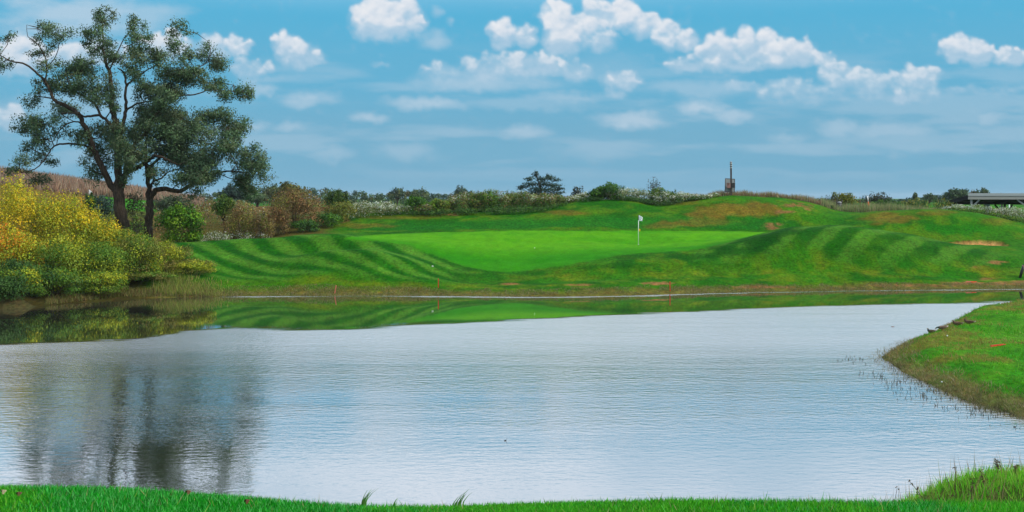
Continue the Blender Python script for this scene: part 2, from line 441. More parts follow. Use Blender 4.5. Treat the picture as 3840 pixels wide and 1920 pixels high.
FROWS = [R(60,(0,None,.5),(3840,None,.5)),
 R(66,(-400,None,.8),(0,None,.5),(250,None,.5),(500,None,.6),(700,None,.6),(1200,None,.5),(3840,None,.5)),
 R(72,(-400,None,1.2),(0,None,.7),(250,None,.8),(450,None,1.5),(600,1010),(750,1032),(900,1042),(1050,1036),(1200,1010),(1350,1010),(1500,1032),(1700,1056),(1850,1068),(2100,1062),(2400,1052),(2700,1045),(3000,1032),(3300,1028),(3600,1052),(3840,1058)),
 R(76,(-400,None,1.8),(0,None,1.1),(250,None,1.5),(430,None,2.7),(600,945),(720,965),(850,984),(1000,986),(1100,966),(1220,938),(1360,934),(1480,956),(1600,990),(1700,1012),(1950,1032),(2100,1015),(2250,995),(2400,985),(2600,980),(2800,955),(3000,920),(3150,915),(3300,925),(3550,978),(3840,1000)),
 R(80,(-400,None,2.2),(0,None,1.6),(250,None,2.3),(400,None,3.0),(500,905),(640,924),(750,934),(900,944),(1000,956),(1120,962),(1250,958),(1400,945),(1550,960),(1750,986),(1950,1000),(2100,985),(2300,966),(2500,952),(2700,925),(2850,888),(3000,862),(3150,856),(3300,870),(3400,886),(3600,935),(3840,958)),
 R(84,(-400,None,2.8),(0,None,2.2),(250,None,2.7),(400,None,3.0),(560,912),(640,914),(760,905),(900,897),(1100,891),(1250,882),(1400,903),(1550,918),(1750,942),(1950,956),(2150,948),(2400,938),(2600,926),(2750,905),(2850,880),(3000,850),(3100,845),(3250,856),(3400,878),(3600,918),(3840,944)),
 R(90,(-400,None,3.2),(0,None,2.9),(400,None,2.8),(640,None,2.2),(900,None,1.9),(1100,890),(1250,882),(1400,890),(1550,895),(1750,904),(1950,914),(2150,915),(2394,918),(2600,906),(2800,897),(2950,None,2.3),(3200,None,2.2),(3400,None,2.0),(3570,922),(3700,918),(3840,922)),
 R(93,(-400,None,3.7),(0,None,3.5),(400,None,3.0),(640,None,2.0),(900,None,1.95),(1100,884),(1250,878),(1400,884),(1750,886),(2150,890),(2394,893),(2600,886),(2850,880),(3000,None,2.5),(3200,None,2.5),(3400,895),(3560,908),(3660,908),(3760,914),(3840,905)),
 R(97,(-400,None,3.8),(0,None,3.6),(400,None,3.0),(700,None,2.1),(900,None,2.1),(1100,868),(1250,870),(1400,876),(1700,870),(2000,866),(2400,869),(2700,872),(2850,872),(3100,868),(3250,848),(3400,835),(3550,850),(3700,870),(3840,880)),
 R(100,(-400,None,3.8),(0,None,3.6),(400,None,3.2),(700,None,2.3),(900,None,2.4),(1100,858),(1250,858),(1400,860),(1700,852),(2000,847),(2200,842),(2400,843),(2700,838),(2850,842),(3000,848),(3150,842),(3300,818),(3480,803),(3650,820),(3840,858)),
 R(104,(-400,None,4),(0,None,3.8),(400,None,3.4),(700,None,2.7),(900,None,2.8),(1100,842),(1250,838),(1500,828),(1800,824),(2000,818),(2200,795),(2350,795),(2500,808),(2700,785),(2850,780),(3000,795),(3150,812),(3300,797),(3480,786),(3650,800),(3840,842)),
 R(112,(-400,None,4.3),(0,None,4.2),(400,None,4),(700,None,3.2),(900,835),(1100,818),(1250,808),(1400,800),(1700,794),(1900,790),(2050,778),(2200,754),(2330,752),(2470,772),(2600,755),(2740,736),(2900,741),(3050,763),(3150,796),(3300,800),(3500,None,4.05),(3700,None,3.6),(3840,None,3.2)),
 R(124,(-400,None,5),(0,None,4.8),(400,None,4.5),(700,None,3.6),(900,None,3.5),(1250,None,3.7),(1700,None,4.3),(2050,None,4.4),(2300,None,5.0),(2740,None,5.1),(3050,None,4.5),(3150,None,4.1),(3300,None,4.05),(3500,None,3.6),(3840,None,2.7)),
 R(140,(-400,None,7),(0,None,6),(300,None,5.3),(480,None,5.0),(560,None,4.8),(700,None,4.2),(900,None,3.6),(1700,None,3.6),(2740,None,3.8),(3200,None,3.8),(3500,None,3.4),(3840,None,2.7)),
 R(180,(-600,None,10.5),(0,655),(150,672),(330,698),(500,722),(700,752),(850,None,4.4),(1200,None,4.0),(2000,None,3.6),(3300,None,4.2),(3500,770),(3600,None,3.6),(3840,None,3.2)),
 R(230,(-600,None,9.0),(0,None,7.5),(500,None,5),(1200,None,3.8),(3000,None,3.8),(3300,None,4.3),(3600,None,4.3),(3840,None,4.0)),
 R(330,(-600,None,6),(0,None,5),(1200,None,3.8),(3000,None,4.2),(3840,None,4.6)),
 R(700,(0,None,4.2),(3840,None,4.4)), R(1600,(0,None,5),(3840,None,5)), R(4000,(0,None,5.2),(3840,None,5.2))]

def catmull_rows(D, V, y):
    """V (rows, nx) on row positions D, evaluated at every y -> (ny, nx), monotone-limited cubic"""
    h = np.diff(D)[:, None]; dl = np.diff(V, axis=0) / h
    m = np.zeros_like(V); m[0] = dl[0]; m[-1] = dl[-1]
    w1 = 2 * h[1:] + h[:-1]; w2 = h[1:] + 2 * h[:-1]
    same = dl[:-1] * dl[1:] > 0
    with np.errstate(divide='ignore', invalid='ignore'):
        hm = (w1 + w2) / (w1 / dl[:-1] + w2 / dl[1:])
    m[1:-1] = np.where(same, hm, 0)
    i = np.clip(np.searchsorted(D, y) - 1, 0, len(D) - 2)
    t = np.clip((y - D[i]) / (D[i+1] - D[i]), 0, 1)[:, None]; hh = (D[i+1] - D[i])[:, None]
    return ((2*t**3-3*t**2+1)*V[i] + (t**3-2*t**2+t)*hh*m[i] + (-2*t**3+3*t**2)*V[i+1] + (t**3-t**2)*hh*m[i+1])
def pchip1(x, y, q):
    o = catmull_rows(x, y[:, None], np.clip(q, x[0], x[-1]))
    return o[:, 0]

def geo(a, b, d0, g):
    out = [a]; d = d0
    while out[-1] < b: out.append(out[-1] + d); d *= g
    return out
xp = np.array(list(np.arange(0, 46, 0.24)) + geo(46.2, 1250, 0.35, 1.07))
GX = np.concatenate([-xp[:0:-1], xp])
GY = np.array(list(np.arange(1.5, 24, 0.25)) + list(np.arange(24, 64, 0.32)) + list(np.arange(64, 114, 0.2)) + list(np.arange(114, 150, 0.8)) + geo(150.5, 3200, 1.2, 1.06))
RD = np.array([r[0] for r in ROWS], float)
RV = np.stack([pchip1(r[1], r[2], GX) for r in ROWS])
TX, TY = np.meshgrid(GX, GY)
T = catmull_rows(RD, RV, np.clip(GY, RD[0], RD[-1]))
# far side: loft on a (column, depth) table, then look every vertex up in it
UPX = np.arange(-900, 4741, 12.0); UV = np.concatenate([np.arange(60, 130, 0.4), np.arange(130, 260, 2.0), np.geomspace(260, 3999, 60)])
FRD = np.array([r[0] for r in FROWS], float)
TAB = catmull_rows(FRD, np.stack([pchip1(r[1], r[2], UPX) for r in FROWS]), UV)
for _ in range(6):
    TAB[1:174] = 0.25 * TAB[:173] + 0.5 * TAB[1:174] + 0.25 * TAB[2:175]
    TAB[:, 1:-1] = 0.25 * TAB[:, :-2] + 0.5 * TAB[:, 1:-1] + 0.25 * TAB[:, 2:]
PXG = np.clip(CX + F * TX / TY, UPX[0], UPX[-1] - .01)
VG = np.clip(VW(PXG, TY), 60, 3990)
fi = (PXG - UPX[0]) / 12.0; i0 = np.clip(fi.astype(int), 0, len(UPX) - 2); fx_ = fi - i0
j0 = np.clip(np.searchsorted(UV, VG) - 1, 0, len(UV) - 2); fy_ = (VG - UV[j0]) / (UV[j0 + 1] - UV[j0])
TF = (TAB[j0, i0] * (1 - fx_) + TAB[j0, i0 + 1] * fx_) * (1 - fy_) + (TAB[j0 + 1, i0] * (1 - fx_) + TAB[j0 + 1, i0 + 1] * fx_) * fy_
bf = sstep(56, 61, TY) * np.where(TX > 15, sstep(60, 66, TY), 1)
T = T * (1 - bf) + TF * bf
# tee and the near bank
TEE_PX = np.array([-2500,0,300,600,900,1150,1300,1500,1700,1900,2200,2600,3000,3400,3840,6500], float)
TEE_PY = np.array([1815,1822,1830,1845,1864,1888,1896,1900,1898,1888,1879,1877,1881,1885,1888,1890], float)
teeD = 7200.0 / (TEE_PY - HZ); teeX = (TEE_PX - CX) / F * teeD
De = np.interp(TX, teeX, teeD)
tt = np.maximum(TY - De, 0)
near = 3.768 - 0.47 * (np.sqrt(tt * tt + 0.09) - 0.3)
near = np.maximum(near, 0.25)
near = near + 1.85 * np.exp(-((TY - 14.0) / 3.5) ** 2) * sstep(3.4, 6.0, TX)
bl = sstep(19, 25, TY)
T = near * (1 - bl) + T * bl
DIST = pond_dist(TX, TY)
T = T + (fbm(TX * 0.35, TY * 0.35, 40) - 0.5) * 0.22 * sstep(62, 68, TY) * (1 - 0.6 * sstep(95, 120, TY))
T = T + (fbm(TX * 1.6, TY * 1.6, 50) - 0.5) * 0.10 * sstep(16, 22, TY) * (1 - sstep(60, 66, TY))
wbank = np.where(TY < 60, 1.6, 3.0)
land = 0.05 * np.minimum(DIST, 1.2) + T * sstep(0, 1, DIST / wbank) + 0.004
lip = 0.14 * sstep(0, 0.35, DIST) * (0.4 + vnoise(TX * .7, TY * .7, 12)) * (TY < 60) * (TY > 22) - 0.06 * (TY < 19)
Z = np.where(DIST > 0, land + lip, np.maximum(-0.22 * -DIST - 0.02, -1.6))
PXV = CX + F * TX / TY; PYV = HZ + F * (CAMH - Z) / TY      # where each ground vertex stands in the photograph

_bq = np.hypot((PXV - 3662) / 118, (PYV - 915) / 17) + .5 * (fbm(TX * .6, TY * .6, 55) - .5)
BUNK = sstep(1.05, .8, _bq) * (VG > 88.6) * (VG < 95)
Z = Z - .32 * BUNK * sstep(.0, .5, BUNK)
def ground_z(x, y):
    i = int(np.clip(np.searchsorted(GX, x) - 1, 0, len(GX) - 2)); j = int(np.clip(np.searchsorted(GY, y) - 1, 0, len(GY) - 2))
    tx = (x - GX[i]) / (GX[i+1] - GX[i]); ty = (y - GY[j]) / (GY[j+1] - GY[j])
    return float((Z[j,i]*(1-tx)+Z[j,i+1]*tx)*(1-ty) + (Z[j+1,i]*(1-tx)+Z[j+1,i+1]*tx)*ty)
def ground_zv(x, y):
    i = np.clip(np.searchsorted(GX, x) - 1, 0, len(GX) - 2); j = np.clip(np.searchsorted(GY, y) - 1, 0, len(GY) - 2)
    tx = (x - GX[i]) / (GX[i+1] - GX[i]); ty = (y - GY[j]) / (GY[j+1] - GY[j])
    return (Z[j,i]*(1-tx)+Z[j,i+1]*tx)*(1-ty) + (Z[j+1,i]*(1-tx)+Z[j+1,i+1]*tx)*ty
def dist_v(x, y):
    i = np.clip(np.searchsorted(GX, x) - 1, 0, len(GX) - 2); j = np.clip(np.searchsorted(GY, y) - 1, 0, len(GY) - 2)
    tx = (x - GX[i]) / (GX[i+1] - GX[i]); ty = (y - GY[j]) / (GY[j+1] - GY[j])
    return (DIST[j,i]*(1-tx)+DIST[j,i+1]*tx)*(1-ty) + (DIST[j+1,i]*(1-tx)+DIST[j+1,i+1]*tx)*ty

# ------------------------------------------------------------------ terrain colour (mown grass, dry grass, bare soil, sand)
C_ = lambda *c: np.array(c, float)
GREEN, LIGHT, DARK = C_(.16,.40,.018), C_(.100,.212,.046), C_(.014,.118,.009)
ROUGH, DRY, SOIL, SAND = C_(.055,.190,.012), C_(.195,.140,.030), C_(.30,.165,.115), C_(.50,.30,.20)
MUD, SCRUB, FIELD = C_(.150,.135,.055), C_(.10,.095,.035), C_(.075,.25,.03)
col = np.empty(TX.shape + (3,)); col[:] = ROUGH
def mixc(mask, c):
    global col
    col = col * (1 - mask[..., None]) + c * mask[..., None]
n1 = fbm(TX * 0.9, TY * 0.9, 1, 5); n2 = fbm(TX * 0.22, TY * 0.22, 2, 4); n3 = fbm(TX * 3.0, TY * 1.6, 3, 4)
warp = (fbm(TX * 0.6, TY * 0.6, 77, 4) - 0.5)
def ell(px, py, rx, ry, d0, d1, hard=0.5, rag=1.0):
    q = np.hypot((PXV - px) / rx, (PYV - py) / ry) + rag * (n1 - 0.5) * 1.6
    return sstep(1.0, 1.0 - hard, q) * ((VG > d0) & (VG < d1) & (TY > 63))
far = TY > 63
mixc(0.95 * sstep(.46, .58, n2) * far, C_(.022,.135,.008))
mixc(0.8 * sstep(.48, .64, n1) * far, C_(.115,.195,.014))
mixc(0.5 * sstep(.55, .75, n3) * far, C_(.020,.120,.010))
# yellowed turf on the lower bank
mixc(0.55 * sstep(.46, .68, fbm(TX*.5, TY*1.2, 8)) * sstep(9, 5, DIST) * far * sstep(.5, 2, DIST), C_(.165,.220,.018))
# mowing stripes, left bank and right mound
vq = np.minimum(VG - 80, 0)
ds = (TX * 0.857 + VG * 0.40) - 0.032 * vq * vq + 0.55 * warp
st = sstep(-.5, .5, np.sin(ds * math.pi / 1.12 + 0.6)) ** 1.0
ml = sstep(1.9, 3.4, DIST + warp * 2) * sstep(520, 590, PXG) * sstep(-1.5, -4.5, TX - 0.12 * (VG - 76)) * sstep(91, 88, VG) * far
mixc(ml, DARK); mixc(ml * st * .97, LIGHT * 1.12); mixc(ml * (1 - st) * .45 * sstep(.45, .6, n1), C_(.045,.17,.012))
ds2 = (TX * 0.83 - VG * 0.42) + 0.6 * warp
st2 = sstep(-.3, .4, np.sin(ds2 * math.pi / 1.15 + 1.1))
mr = sstep(4.2, 6.0, DIST + warp * 3) * sstep(10.5, 12.5, TX) * sstep(34, 30, TX) * sstep(87, 85.5, VG) * far
mixc(mr * .9, C_(.012,.105,.008)); mixc(mr * st2 * .95, C_(.110,.225,.055)); mixc(mr * .30 * sstep(.52, .68, n1), C_(.09,.19,.014))
mixc(.25 * sstep(.45,.6,n2) * mr, C_(.06,.17,.012))
# darker, longer collar behind the green
mixc(.85 * sstep(98, 98.6, VG) * sstep(103.5, 101, VG + warp * 3) * sstep(-14, -10, TX) * sstep(22, 19, TX), C_(.018,.150,.028))
# the green itself
GP = [(1285,892),(1400,882),(1600,873),(1950,864),(2250,866),(2550,866),(2880,870),(2800,892),(2730,908),(2650,928),(2580,940),(2500,944),(2380,950),(2280,964),(2150,988),(2050,1003),(1960,1015),(1890,1020),(1820,1013),(1750,1000),(1680,976),(1600,946),(1530,918),(1440,905),(1350,901)]
gx = PXV + warp * 14; gy = PYV + warp * 5
ing = poly_inside(gx, gy, np.array([p[0] for p in GP], float), np.array([p[1] for p in GP], float)) & (VG > 73.0) & (VG < 98.6)
g = ing.astype(float)
g[1:-1, 1:-1] = (g[1:-1,1:-1]*4 + g[:-2,1:-1] + g[2:,1:-1] + g[1:-1,:-2] + g[1:-1,2:]) / 8
gs = g.copy()
for _ in range(10):
    gs[1:-1, 1:-1] = (gs[1:-1,1:-1]*2 + gs[:-2,1:-1] + gs[2:,1:-1] + gs[1:-1,:-2] + gs[1:-1,2:]) / 6
bandn = fbm(TX * .12 + 9, TY * .5, 21)
front = sstep(88.5, 81, VG + 3 * (n2 - .5))
gcol = GREEN * (1 - .0 * front)[..., None]
mixc(sstep(.0, .9, gs) * .75, C_(.012,.11,.012)); mixc(g, C_(.140,.325,.016)); mixc(g * front * .9, C_(.022,.195,.009)); mixc(g * sstep(.47,.62,bandn) * .5, C_(.070,.26,.012)); mixc(g * .4 * sstep(.5,.66,n1), C_(.045,.21,.011)); mixc(g * .5 * sstep(76.2, 74.5, VG - 2 * warp), C_(.13,.30,.015))
# longer, darker first cut by the green; mound-face and swale shade painted in too
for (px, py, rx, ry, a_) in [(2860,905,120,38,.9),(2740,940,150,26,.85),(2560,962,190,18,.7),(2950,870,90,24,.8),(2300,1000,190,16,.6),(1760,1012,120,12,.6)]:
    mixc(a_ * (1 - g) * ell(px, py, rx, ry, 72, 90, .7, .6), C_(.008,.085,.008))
mixc(.8 * (1 - g) * ell(2700, 1010, 260, 18, 70, 84, .7, .8), C_(.075,.17,.014))
# dry crowns and bare soil on the back mounds
for (px, py, rx, ry, a) in [(2760,790,230,36,.8),(2480,845,120,14,.5),(2140,800,120,14,.6),(1500,815,260,10,.45),(1350,845,160,14,.5),(1680,800,90,8,.6),(3330,815,130,30,.7),(3500,800,90,16,.5),(2650,830,180,22,.5),(3750,830,80,20,.4),(2560,762,120,12,.5)]:
    mixc(a * ell(px, py, rx, ry, 96, 116, .6), DRY * (0.75 + .5 * n3[..., None]))
for (px, py, rx, ry) in [(2985,768,75,12),(3030,785,40,12),(2960,795,50,9),(2905,848,45,17),(1290,832,40,9),(1700,806,50,4)]:
    mixc(.9 * ell(px, py, rx, ry, 96, 116, .5, 1.2) * sstep(.36, .55, n3), SOIL * .8)
for (px, py, rx, ry) in [(2870,1077,140,7),(3400,1070,160,9),(3620,1062,120,8),(3780,1063,120,11),(2160,1068,60,5),(2470,1062,70,6),(3740,985,45,8),(3660,1002,25,5),(3700,1045,60,8),(1910,1066,35,4)]:
    mixc(.9 * ell(px, py, rx, ry, 66, 80, .5, .9) * sstep(.28, .44, n3), SOIL * (0.7 + .5 * n3[..., None]))
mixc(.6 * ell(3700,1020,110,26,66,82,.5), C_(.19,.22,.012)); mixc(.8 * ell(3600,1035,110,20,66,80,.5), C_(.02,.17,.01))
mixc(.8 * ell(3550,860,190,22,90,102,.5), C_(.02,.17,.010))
# bunker
mixc(sstep(.25, .55, BUNK), SAND * (.85 + .3 * n3[..., None])); mixc(.85 * sstep(.08, .2, BUNK) * sstep(.5, .25, BUNK), C_(.10,.07,.03))
# scrub ground, hill, far fields
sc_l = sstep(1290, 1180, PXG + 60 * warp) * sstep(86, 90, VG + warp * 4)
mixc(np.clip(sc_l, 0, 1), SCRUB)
mixc(sstep(112.5, 115, VG), C_(.085,.115,.03))
mixc(sstep(118, 125, VG) * (TX > 18), FIELD); mixc(sstep(200, 260, VG), C_(.06,.17,.03))
mixc(sstep(150, 160, VG + 10 * warp) * (TX < -22) * (VG < 260), C_(.17,.105,.055))
mixc(sstep(88, 96, VG) * (VG < 160) * sstep(400, 330, PXG), C_(.16,.11,.05))
mixc(sstep(126, 130, VG) * sstep(152, 148, VG) * (PXG < 590) * (PXG > 380), FIELD)
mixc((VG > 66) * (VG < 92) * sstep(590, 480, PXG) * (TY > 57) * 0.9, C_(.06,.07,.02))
# muddy, dead-grass margin round the water
mg = sstep(1.7, .6, DIST * np.where(TY < 60, 1.9, 1.0) + 1.6 * (n1 - .5)) * (DIST > -1) * (TY > 24)
mixc(.9 * mg, MUD * (0.6 + .9 * n3[..., None]))
for (px, py, rx, ry) in [(2870,1076,150,6),(3420,1071,190,7),(3640,1064,130,7),(3790,1062,130,10),(2470,1064,60,5)]:
    mixc(.85 * ell(px, py, rx, ry, 66, 80, .5, .6) * sstep(.22, .40, n3) * (DIST > .3), SOIL * (0.75 + .5 * n3[..., None]))
mixc((DIST < 0.02).astype(float), C_(.045,.045,.02))
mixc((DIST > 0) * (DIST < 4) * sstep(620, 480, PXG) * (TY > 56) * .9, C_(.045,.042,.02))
# near side: peninsula and tee
pen = (TY > 24) * (TY < 60) * (TX > 8)
mixc(pen * .9 * (1 - mg), C_(.085,.225,.012)); mixc(pen * (1 - mg) * .75 * sstep(.46,.6,n1), C_(.025,.16,.008)); mixc(pen * (1 - mg) * .55 * sstep(.54,.68,fbm(TX*.7,TY*.7,31)) , C_(.16,.125,.025))
mixc(pen * .7 * sstep(2.5, 4.5, DIST) * sstep(38, 41, TY), C_(.125,.215,.03))
mixc(pen * .5 * sstep(.55,.7,n3), C_(.045,.13,.01))
mixc((TY < 24) * 1.0, C_(.012,.17,.008)); mixc((TY < 24) * .6 * sstep(.45,.62,fbm(TX*1.5,TY*1.5,61)), C_(.075,.22,.012))
mixc((TY > 9) * (TY < 24) * .7, C_(.11,.11,.03))
gness = sstep(1.15, 2.2, col[..., 1] / (col[..., 0] + .004))[..., None]
col = col * (C_(.92, .95, .75) * (1 - gness) + C_(.58, .97, .45) * gness)
col = np.where((TY > 60)[..., None], col * (.66 * (1 - g) + .80 * g)[..., None] * C_(1.0, 1.0, .6), col)
col = np.clip(col * (0.80 + 0.40 * n3[..., None]) * (0.86 + .28 * n1[..., None]), 0, 1)

def ground_material():
    m, N, L, b = new_mat('turf', 0.95, 0.04)
    a = N.new('ShaderNodeAttribute'); a.attribute_name = 'col'
    t = N.new('ShaderNodeNewGeometry')
    def tex(scale, sc3, det, rough):
        mp = N.new('ShaderNodeMapping'); mp.inputs['Scale'].default_value = sc3; L.new(t.outputs['Position'], mp.inputs[0])
        n = N.new('ShaderNodeTexNoise'); n.inputs['Scale'].default_value = scale; n.inputs['Detail'].default_value = det; n.inputs['Roughness'].default_value = rough
        L.new(mp.outputs[0], n.inputs['Vector']); return n
    def rng_(src, lo, hi, a0, a1):
        mr = N.new('ShaderNodeMapRange'); mr.inputs[1].default_value = lo; mr.inputs[2].default_value = hi; mr.inputs[3].default_value = a0; mr.inputs[4].default_value = a1
        L.new(src, mr.inputs[0]); return mr.outputs[0]
    n = tex(6.0, (1.0, .45, 1.8), 9, .74); n2 = tex(.9, (1.0, .8, 2.2), 6, .6)
    f = N.new('ShaderNodeMath'); f.operation = 'MULTIPLY'
    L.new(rng_(n.outputs[0], .3, .7, .36, 1.64), f.inputs[0]); L.new(rng_(n2.outputs[0], .3, .7, .84, 1.16), f.inputs[1])
    fs = N.new('ShaderNodeMix'); L.new(a.outputs['Alpha'], fs.inputs[0]); fs.inputs[2].default_value = 1.0; L.new(f.outputs[0], fs.inputs[3])
    vm = N.new('ShaderNodeVectorMath'); vm.operation = 'SCALE'; L.new(a.outputs['Color'], vm.inputs[0]); L.new(fs.outputs[0], vm.inputs['Scale'])
    # drier blades mixed through the sward
    dry = N.new('ShaderNodeVectorMath'); dry.operation = 'MULTIPLY'; dry.inputs[1].default_value = (1.65, .95, 1.2); L.new(vm.outputs[0], dry.inputs[0])
    mx = N.new('ShaderNodeMix'); mx.data_type = 'RGBA'
    n3 = tex(3.2, (1.0, .5, 1.6), 8, .72)
    dm = N.new('ShaderNodeMath'); dm.operation = 'MULTIPLY'; L.new(rng_(n3.outputs[0], .47, .66, 0, .75), dm.inputs[0]); L.new(a.outputs['Alpha'], dm.inputs[1]); L.new(dm.outputs[0], mx.inputs[0]); L.new(vm.outputs[0], mx.inputs[6]); L.new(dry.outputs[0], mx.inputs[7])
    L.new(mx.outputs[2], b.inputs['Base Color'])
    bp = N.new('ShaderNodeBump'); bp.inputs['Strength'].default_value = .7; bp.inputs['Distance'].default_value = .09
    L.new(n.outputs[0], bp.inputs['Height']); L.new(bp.outputs[0], b.inputs['Normal'])
    return m
def grid_faces(nx, ny):
    i = np.arange(nx * ny).reshape(ny, nx)
    return np.stack([i[:-1,:-1], i[:-1,1:], i[1:,1:], i[1:,:-1]], -1).reshape(-1, 4)
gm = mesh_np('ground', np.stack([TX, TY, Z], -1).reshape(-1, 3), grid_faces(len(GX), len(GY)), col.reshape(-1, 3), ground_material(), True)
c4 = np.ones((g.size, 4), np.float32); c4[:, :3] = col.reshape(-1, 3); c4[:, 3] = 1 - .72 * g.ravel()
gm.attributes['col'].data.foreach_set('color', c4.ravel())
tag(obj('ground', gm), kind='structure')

# ------------------------------------------------------------------ pond water
wx = np.arange(-46, 46.01, 0.4); wy = np.arange(16, 74.01, 0.3)
WX, WY = np.meshgrid(wx, wy)
wd = -dist_v(WX, WY)                         # metres from the shore
lineX = np.array([-60,-19.0,-14.5,-13.2,-11.5,-9.0,-6.8,3.4,13.7,26.7,60]); lineY = np.array([43.5,44.6,46.3,49.0,50.2,49.6,49.9,55.0,60.0,63.2,66])
edge = WY - np.interp(WX, lineX, lineY) + 1.7 * (fbm(WX * .16, WY * 1.6, 90, 4) - .5)
rip = sstep(0.35, -0.35, edge)
rip = np.maximum(rip, sstep(.75, .25, wd + .7 * (fbm(WX * .5, WY * .5, 91) - .5)) * (WY > 60) * sstep(-18, -14, WX) * .8)
calm = .80 * sstep(47, 32.5, WY) + .18 * sstep(29.5, 25.0, WY + 3.0 * (fbm(WX * .2, WY * .3, 92) - .5))
rip = rip * (1 - .95 * calm)
water_v = np.stack([WX, WY, WX * 0], -1).reshape(-1, 3)
wm, N, L, b = new_mat('water', 0.05, 0.5)
def water_material():
    m = bpy.data.materials.new('pond_water'); m.use_nodes = True
    N, L = m.node_tree.nodes, m.node_tree.links
    N.remove(N['Principled BSDF'])
    a = N.new('ShaderNodeAttribute'); a.attribute_name = 'col'
    sepc = N.new('ShaderNodeSeparateColor'); L.new(a.outputs['Color'], sepc.inputs[0])
    g = N.new('ShaderNodeNewGeometry')
    def noise(sx, sy, scale, det):
        mp = N.new('ShaderNodeMapping'); mp.inputs['Scale'].default_value = (sx, sy, 1); L.new(g.outputs['Position'], mp.inputs[0])
        n = N.new('ShaderNodeTexNoise'); n.inputs['Scale'].default_value = scale; n.inputs['Detail'].default_value = det
        L.new(mp.outputs[0], n.inputs['Vector']); return n.outputs[0]
    def mth(op, x, y, z=None):
        n = N.new('ShaderNodeMath'); n.operation = op
        for i, v in enumerate((x, y, z)):
            if v is None: continue
            if isinstance(v, (int, float)): n.inputs[i].default_value = v
            else: L.new(v, n.inputs[i])
        return n.outputs[0]
    h1 = noise(1.0, 1.9, 2.6, 3); h2 = noise(1.0, 1.6, 8.0, 2); gust = noise(.22, 1.1, .55, 4)
    hgt = mth('MULTIPLY_ADD', h2, 0.35, h1)
    amp = mth('MULTIPLY', sepc.outputs[0], mth('MULTIPLY_ADD', gust, 1.9, 0.05))
    hgt = mth('MULTIPLY', hgt, mth('ADD', amp, 0.008))
    bp = N.new('ShaderNodeBump'); bp.inputs['Strength'].default_value = 1.0; bp.inputs['Distance'].default_value = 0.048
    L.new(hgt, bp.inputs['Height'])
    gl = N.new('ShaderNodeBsdfGlossy'); gl.inputs['Color'].default_value = (.97, .97, .955, 1)
    L.new(mth('MULTIPLY_ADD', sepc.outputs[0], .25, .02), gl.inputs['Roughness']); L.new(bp.outputs[0], gl.inputs['Normal'])
    df = N.new('ShaderNodeBsdfDiffuse'); df.inputs['Color'].default_value = (.03, .033, .025, 1)
    fr = N.new('ShaderNodeFresnel'); fr.inputs['IOR'].default_value = 1.9
    fac = mth('MULTIPLY_ADD', fr.outputs[0], .40, .57)
    mx = N.new('ShaderNodeMixShader'); L.new(fac, mx.inputs[0]); L.new(df.outputs[0], mx.inputs[1]); L.new(gl.outputs[0], mx.inputs[2])
    L.new(mx.outputs[0], N['Material Output'].inputs[0])
    return m
M_WATER = water_material()
bpy.data.materials.remove(wm)
wmesh = mesh_np('pond_water', water_v, grid_faces(len(wx), len(wy)), np.repeat(rip.reshape(-1, 1), 3, 1), M_WATER, True)
tag(obj('pond_water', wmesh), kind='structure')

# ------------------------------------------------------------------ vegetation builders
def jitter(c, n, amt=.25, hue=.10):
    c = np.asarray(c, float).reshape(-1, 3)
    k = 1 + amt * (rng.random((n, 1)) * 2 - 1)
    return np.clip(c * k * (1 + hue * (rng.random((n, 3)) * 2 - 1)), 0, 1)
LEAF_N = {}
def leaf_cloud(centres, radii, counts, size, colours, shell=.33, flat=.0, droop=0.0, aspect=.5, jit=.16, clumped=True, tumble=.5):
    """one quad per leaf through ellipsoids; returns vertices, faces, colours"""
    V, Cc, NN = [], [], []
    for c, r, n, cl in zip(centres, radii, counts, colours):
        n = int(n)
        if n <= 0: continue
        d = rng.normal(size=(n, 3)); d /= np.linalg.norm(d, axis=1, keepdims=True)
        rad = rng.random((n, 1)) ** shell
        wob = 1 + .35 * (rng.random((n, 1)) - .5)
        p = np.asarray(c) + d * rad * wob * np.asarray(r)
        out = d * .85 + rng.normal(size=(n, 3)) * .27 + np.array([0, 0, .18]); out /= np.linalg.norm(out, axis=1, keepdims=True)
        nr = d + rng.normal(size=(n, 3)) * tumble; nr /= np.linalg.norm(nr, axis=1, keepdims=True)
        a = rng.normal(size=(n, 3)); a[:, 2] -= droop; a -= nr * (a * nr).sum(1, keepdims=True); a /= np.linalg.norm(a, axis=1, keepdims=True)
        bq = np.cross(nr, a); s = size * (.6 + .8 * rng.random((n, 1)))
        bq = bq * np.where((np.cross(bq, a) * out).sum(1, keepdims=True) < 0, -1.0, 1.0)
        NN.append(np.repeat(out, 4, 0))
        a = a * s * .5; bq = bq * s * .5 * aspect
        V.append(np.stack([p - a, p + bq, p + a, p - bq], 1).reshape(-1, 3))
        pal = np.asarray(cl, float).reshape(-1, 3)
        if len(pal) > 2 and clumped: pal = pal[rng.integers(0, len(pal), 2)]
        base = pal[rng.integers(0, len(pal), n)]
        Cc.append(np.repeat(jitter(base, n, jit), 4, 0))
    V = np.concatenate(V); Cc = np.concatenate(Cc); LEAF_N['n'] = np.concatenate(NN)
    return V, np.arange(len(V)).reshape(-1, 4), Cc
def blades(x, y, z, h, w, lean, colours, bend=.5):
    """three-vertex grass blades"""
    n = len(x); th = rng.random(n) * 2 * np.pi; la = rng.random(n) * 2 * np.pi
    base = np.stack([x, y, z], 1); side = np.stack([np.cos(th), np.sin(th), 0 * th], 1) * (w * .5)[:, None]
    tip = base + np.stack([np.cos(la) * lean * h, np.sin(la) * lean * h, h], 1)
    V = np.stack([base - side, base + side, tip], 1).reshape(-1, 3)
    Cc = np.repeat(colours, 3, 0)
    return V, np.arange(len(V)).reshape(-1, 3), Cc

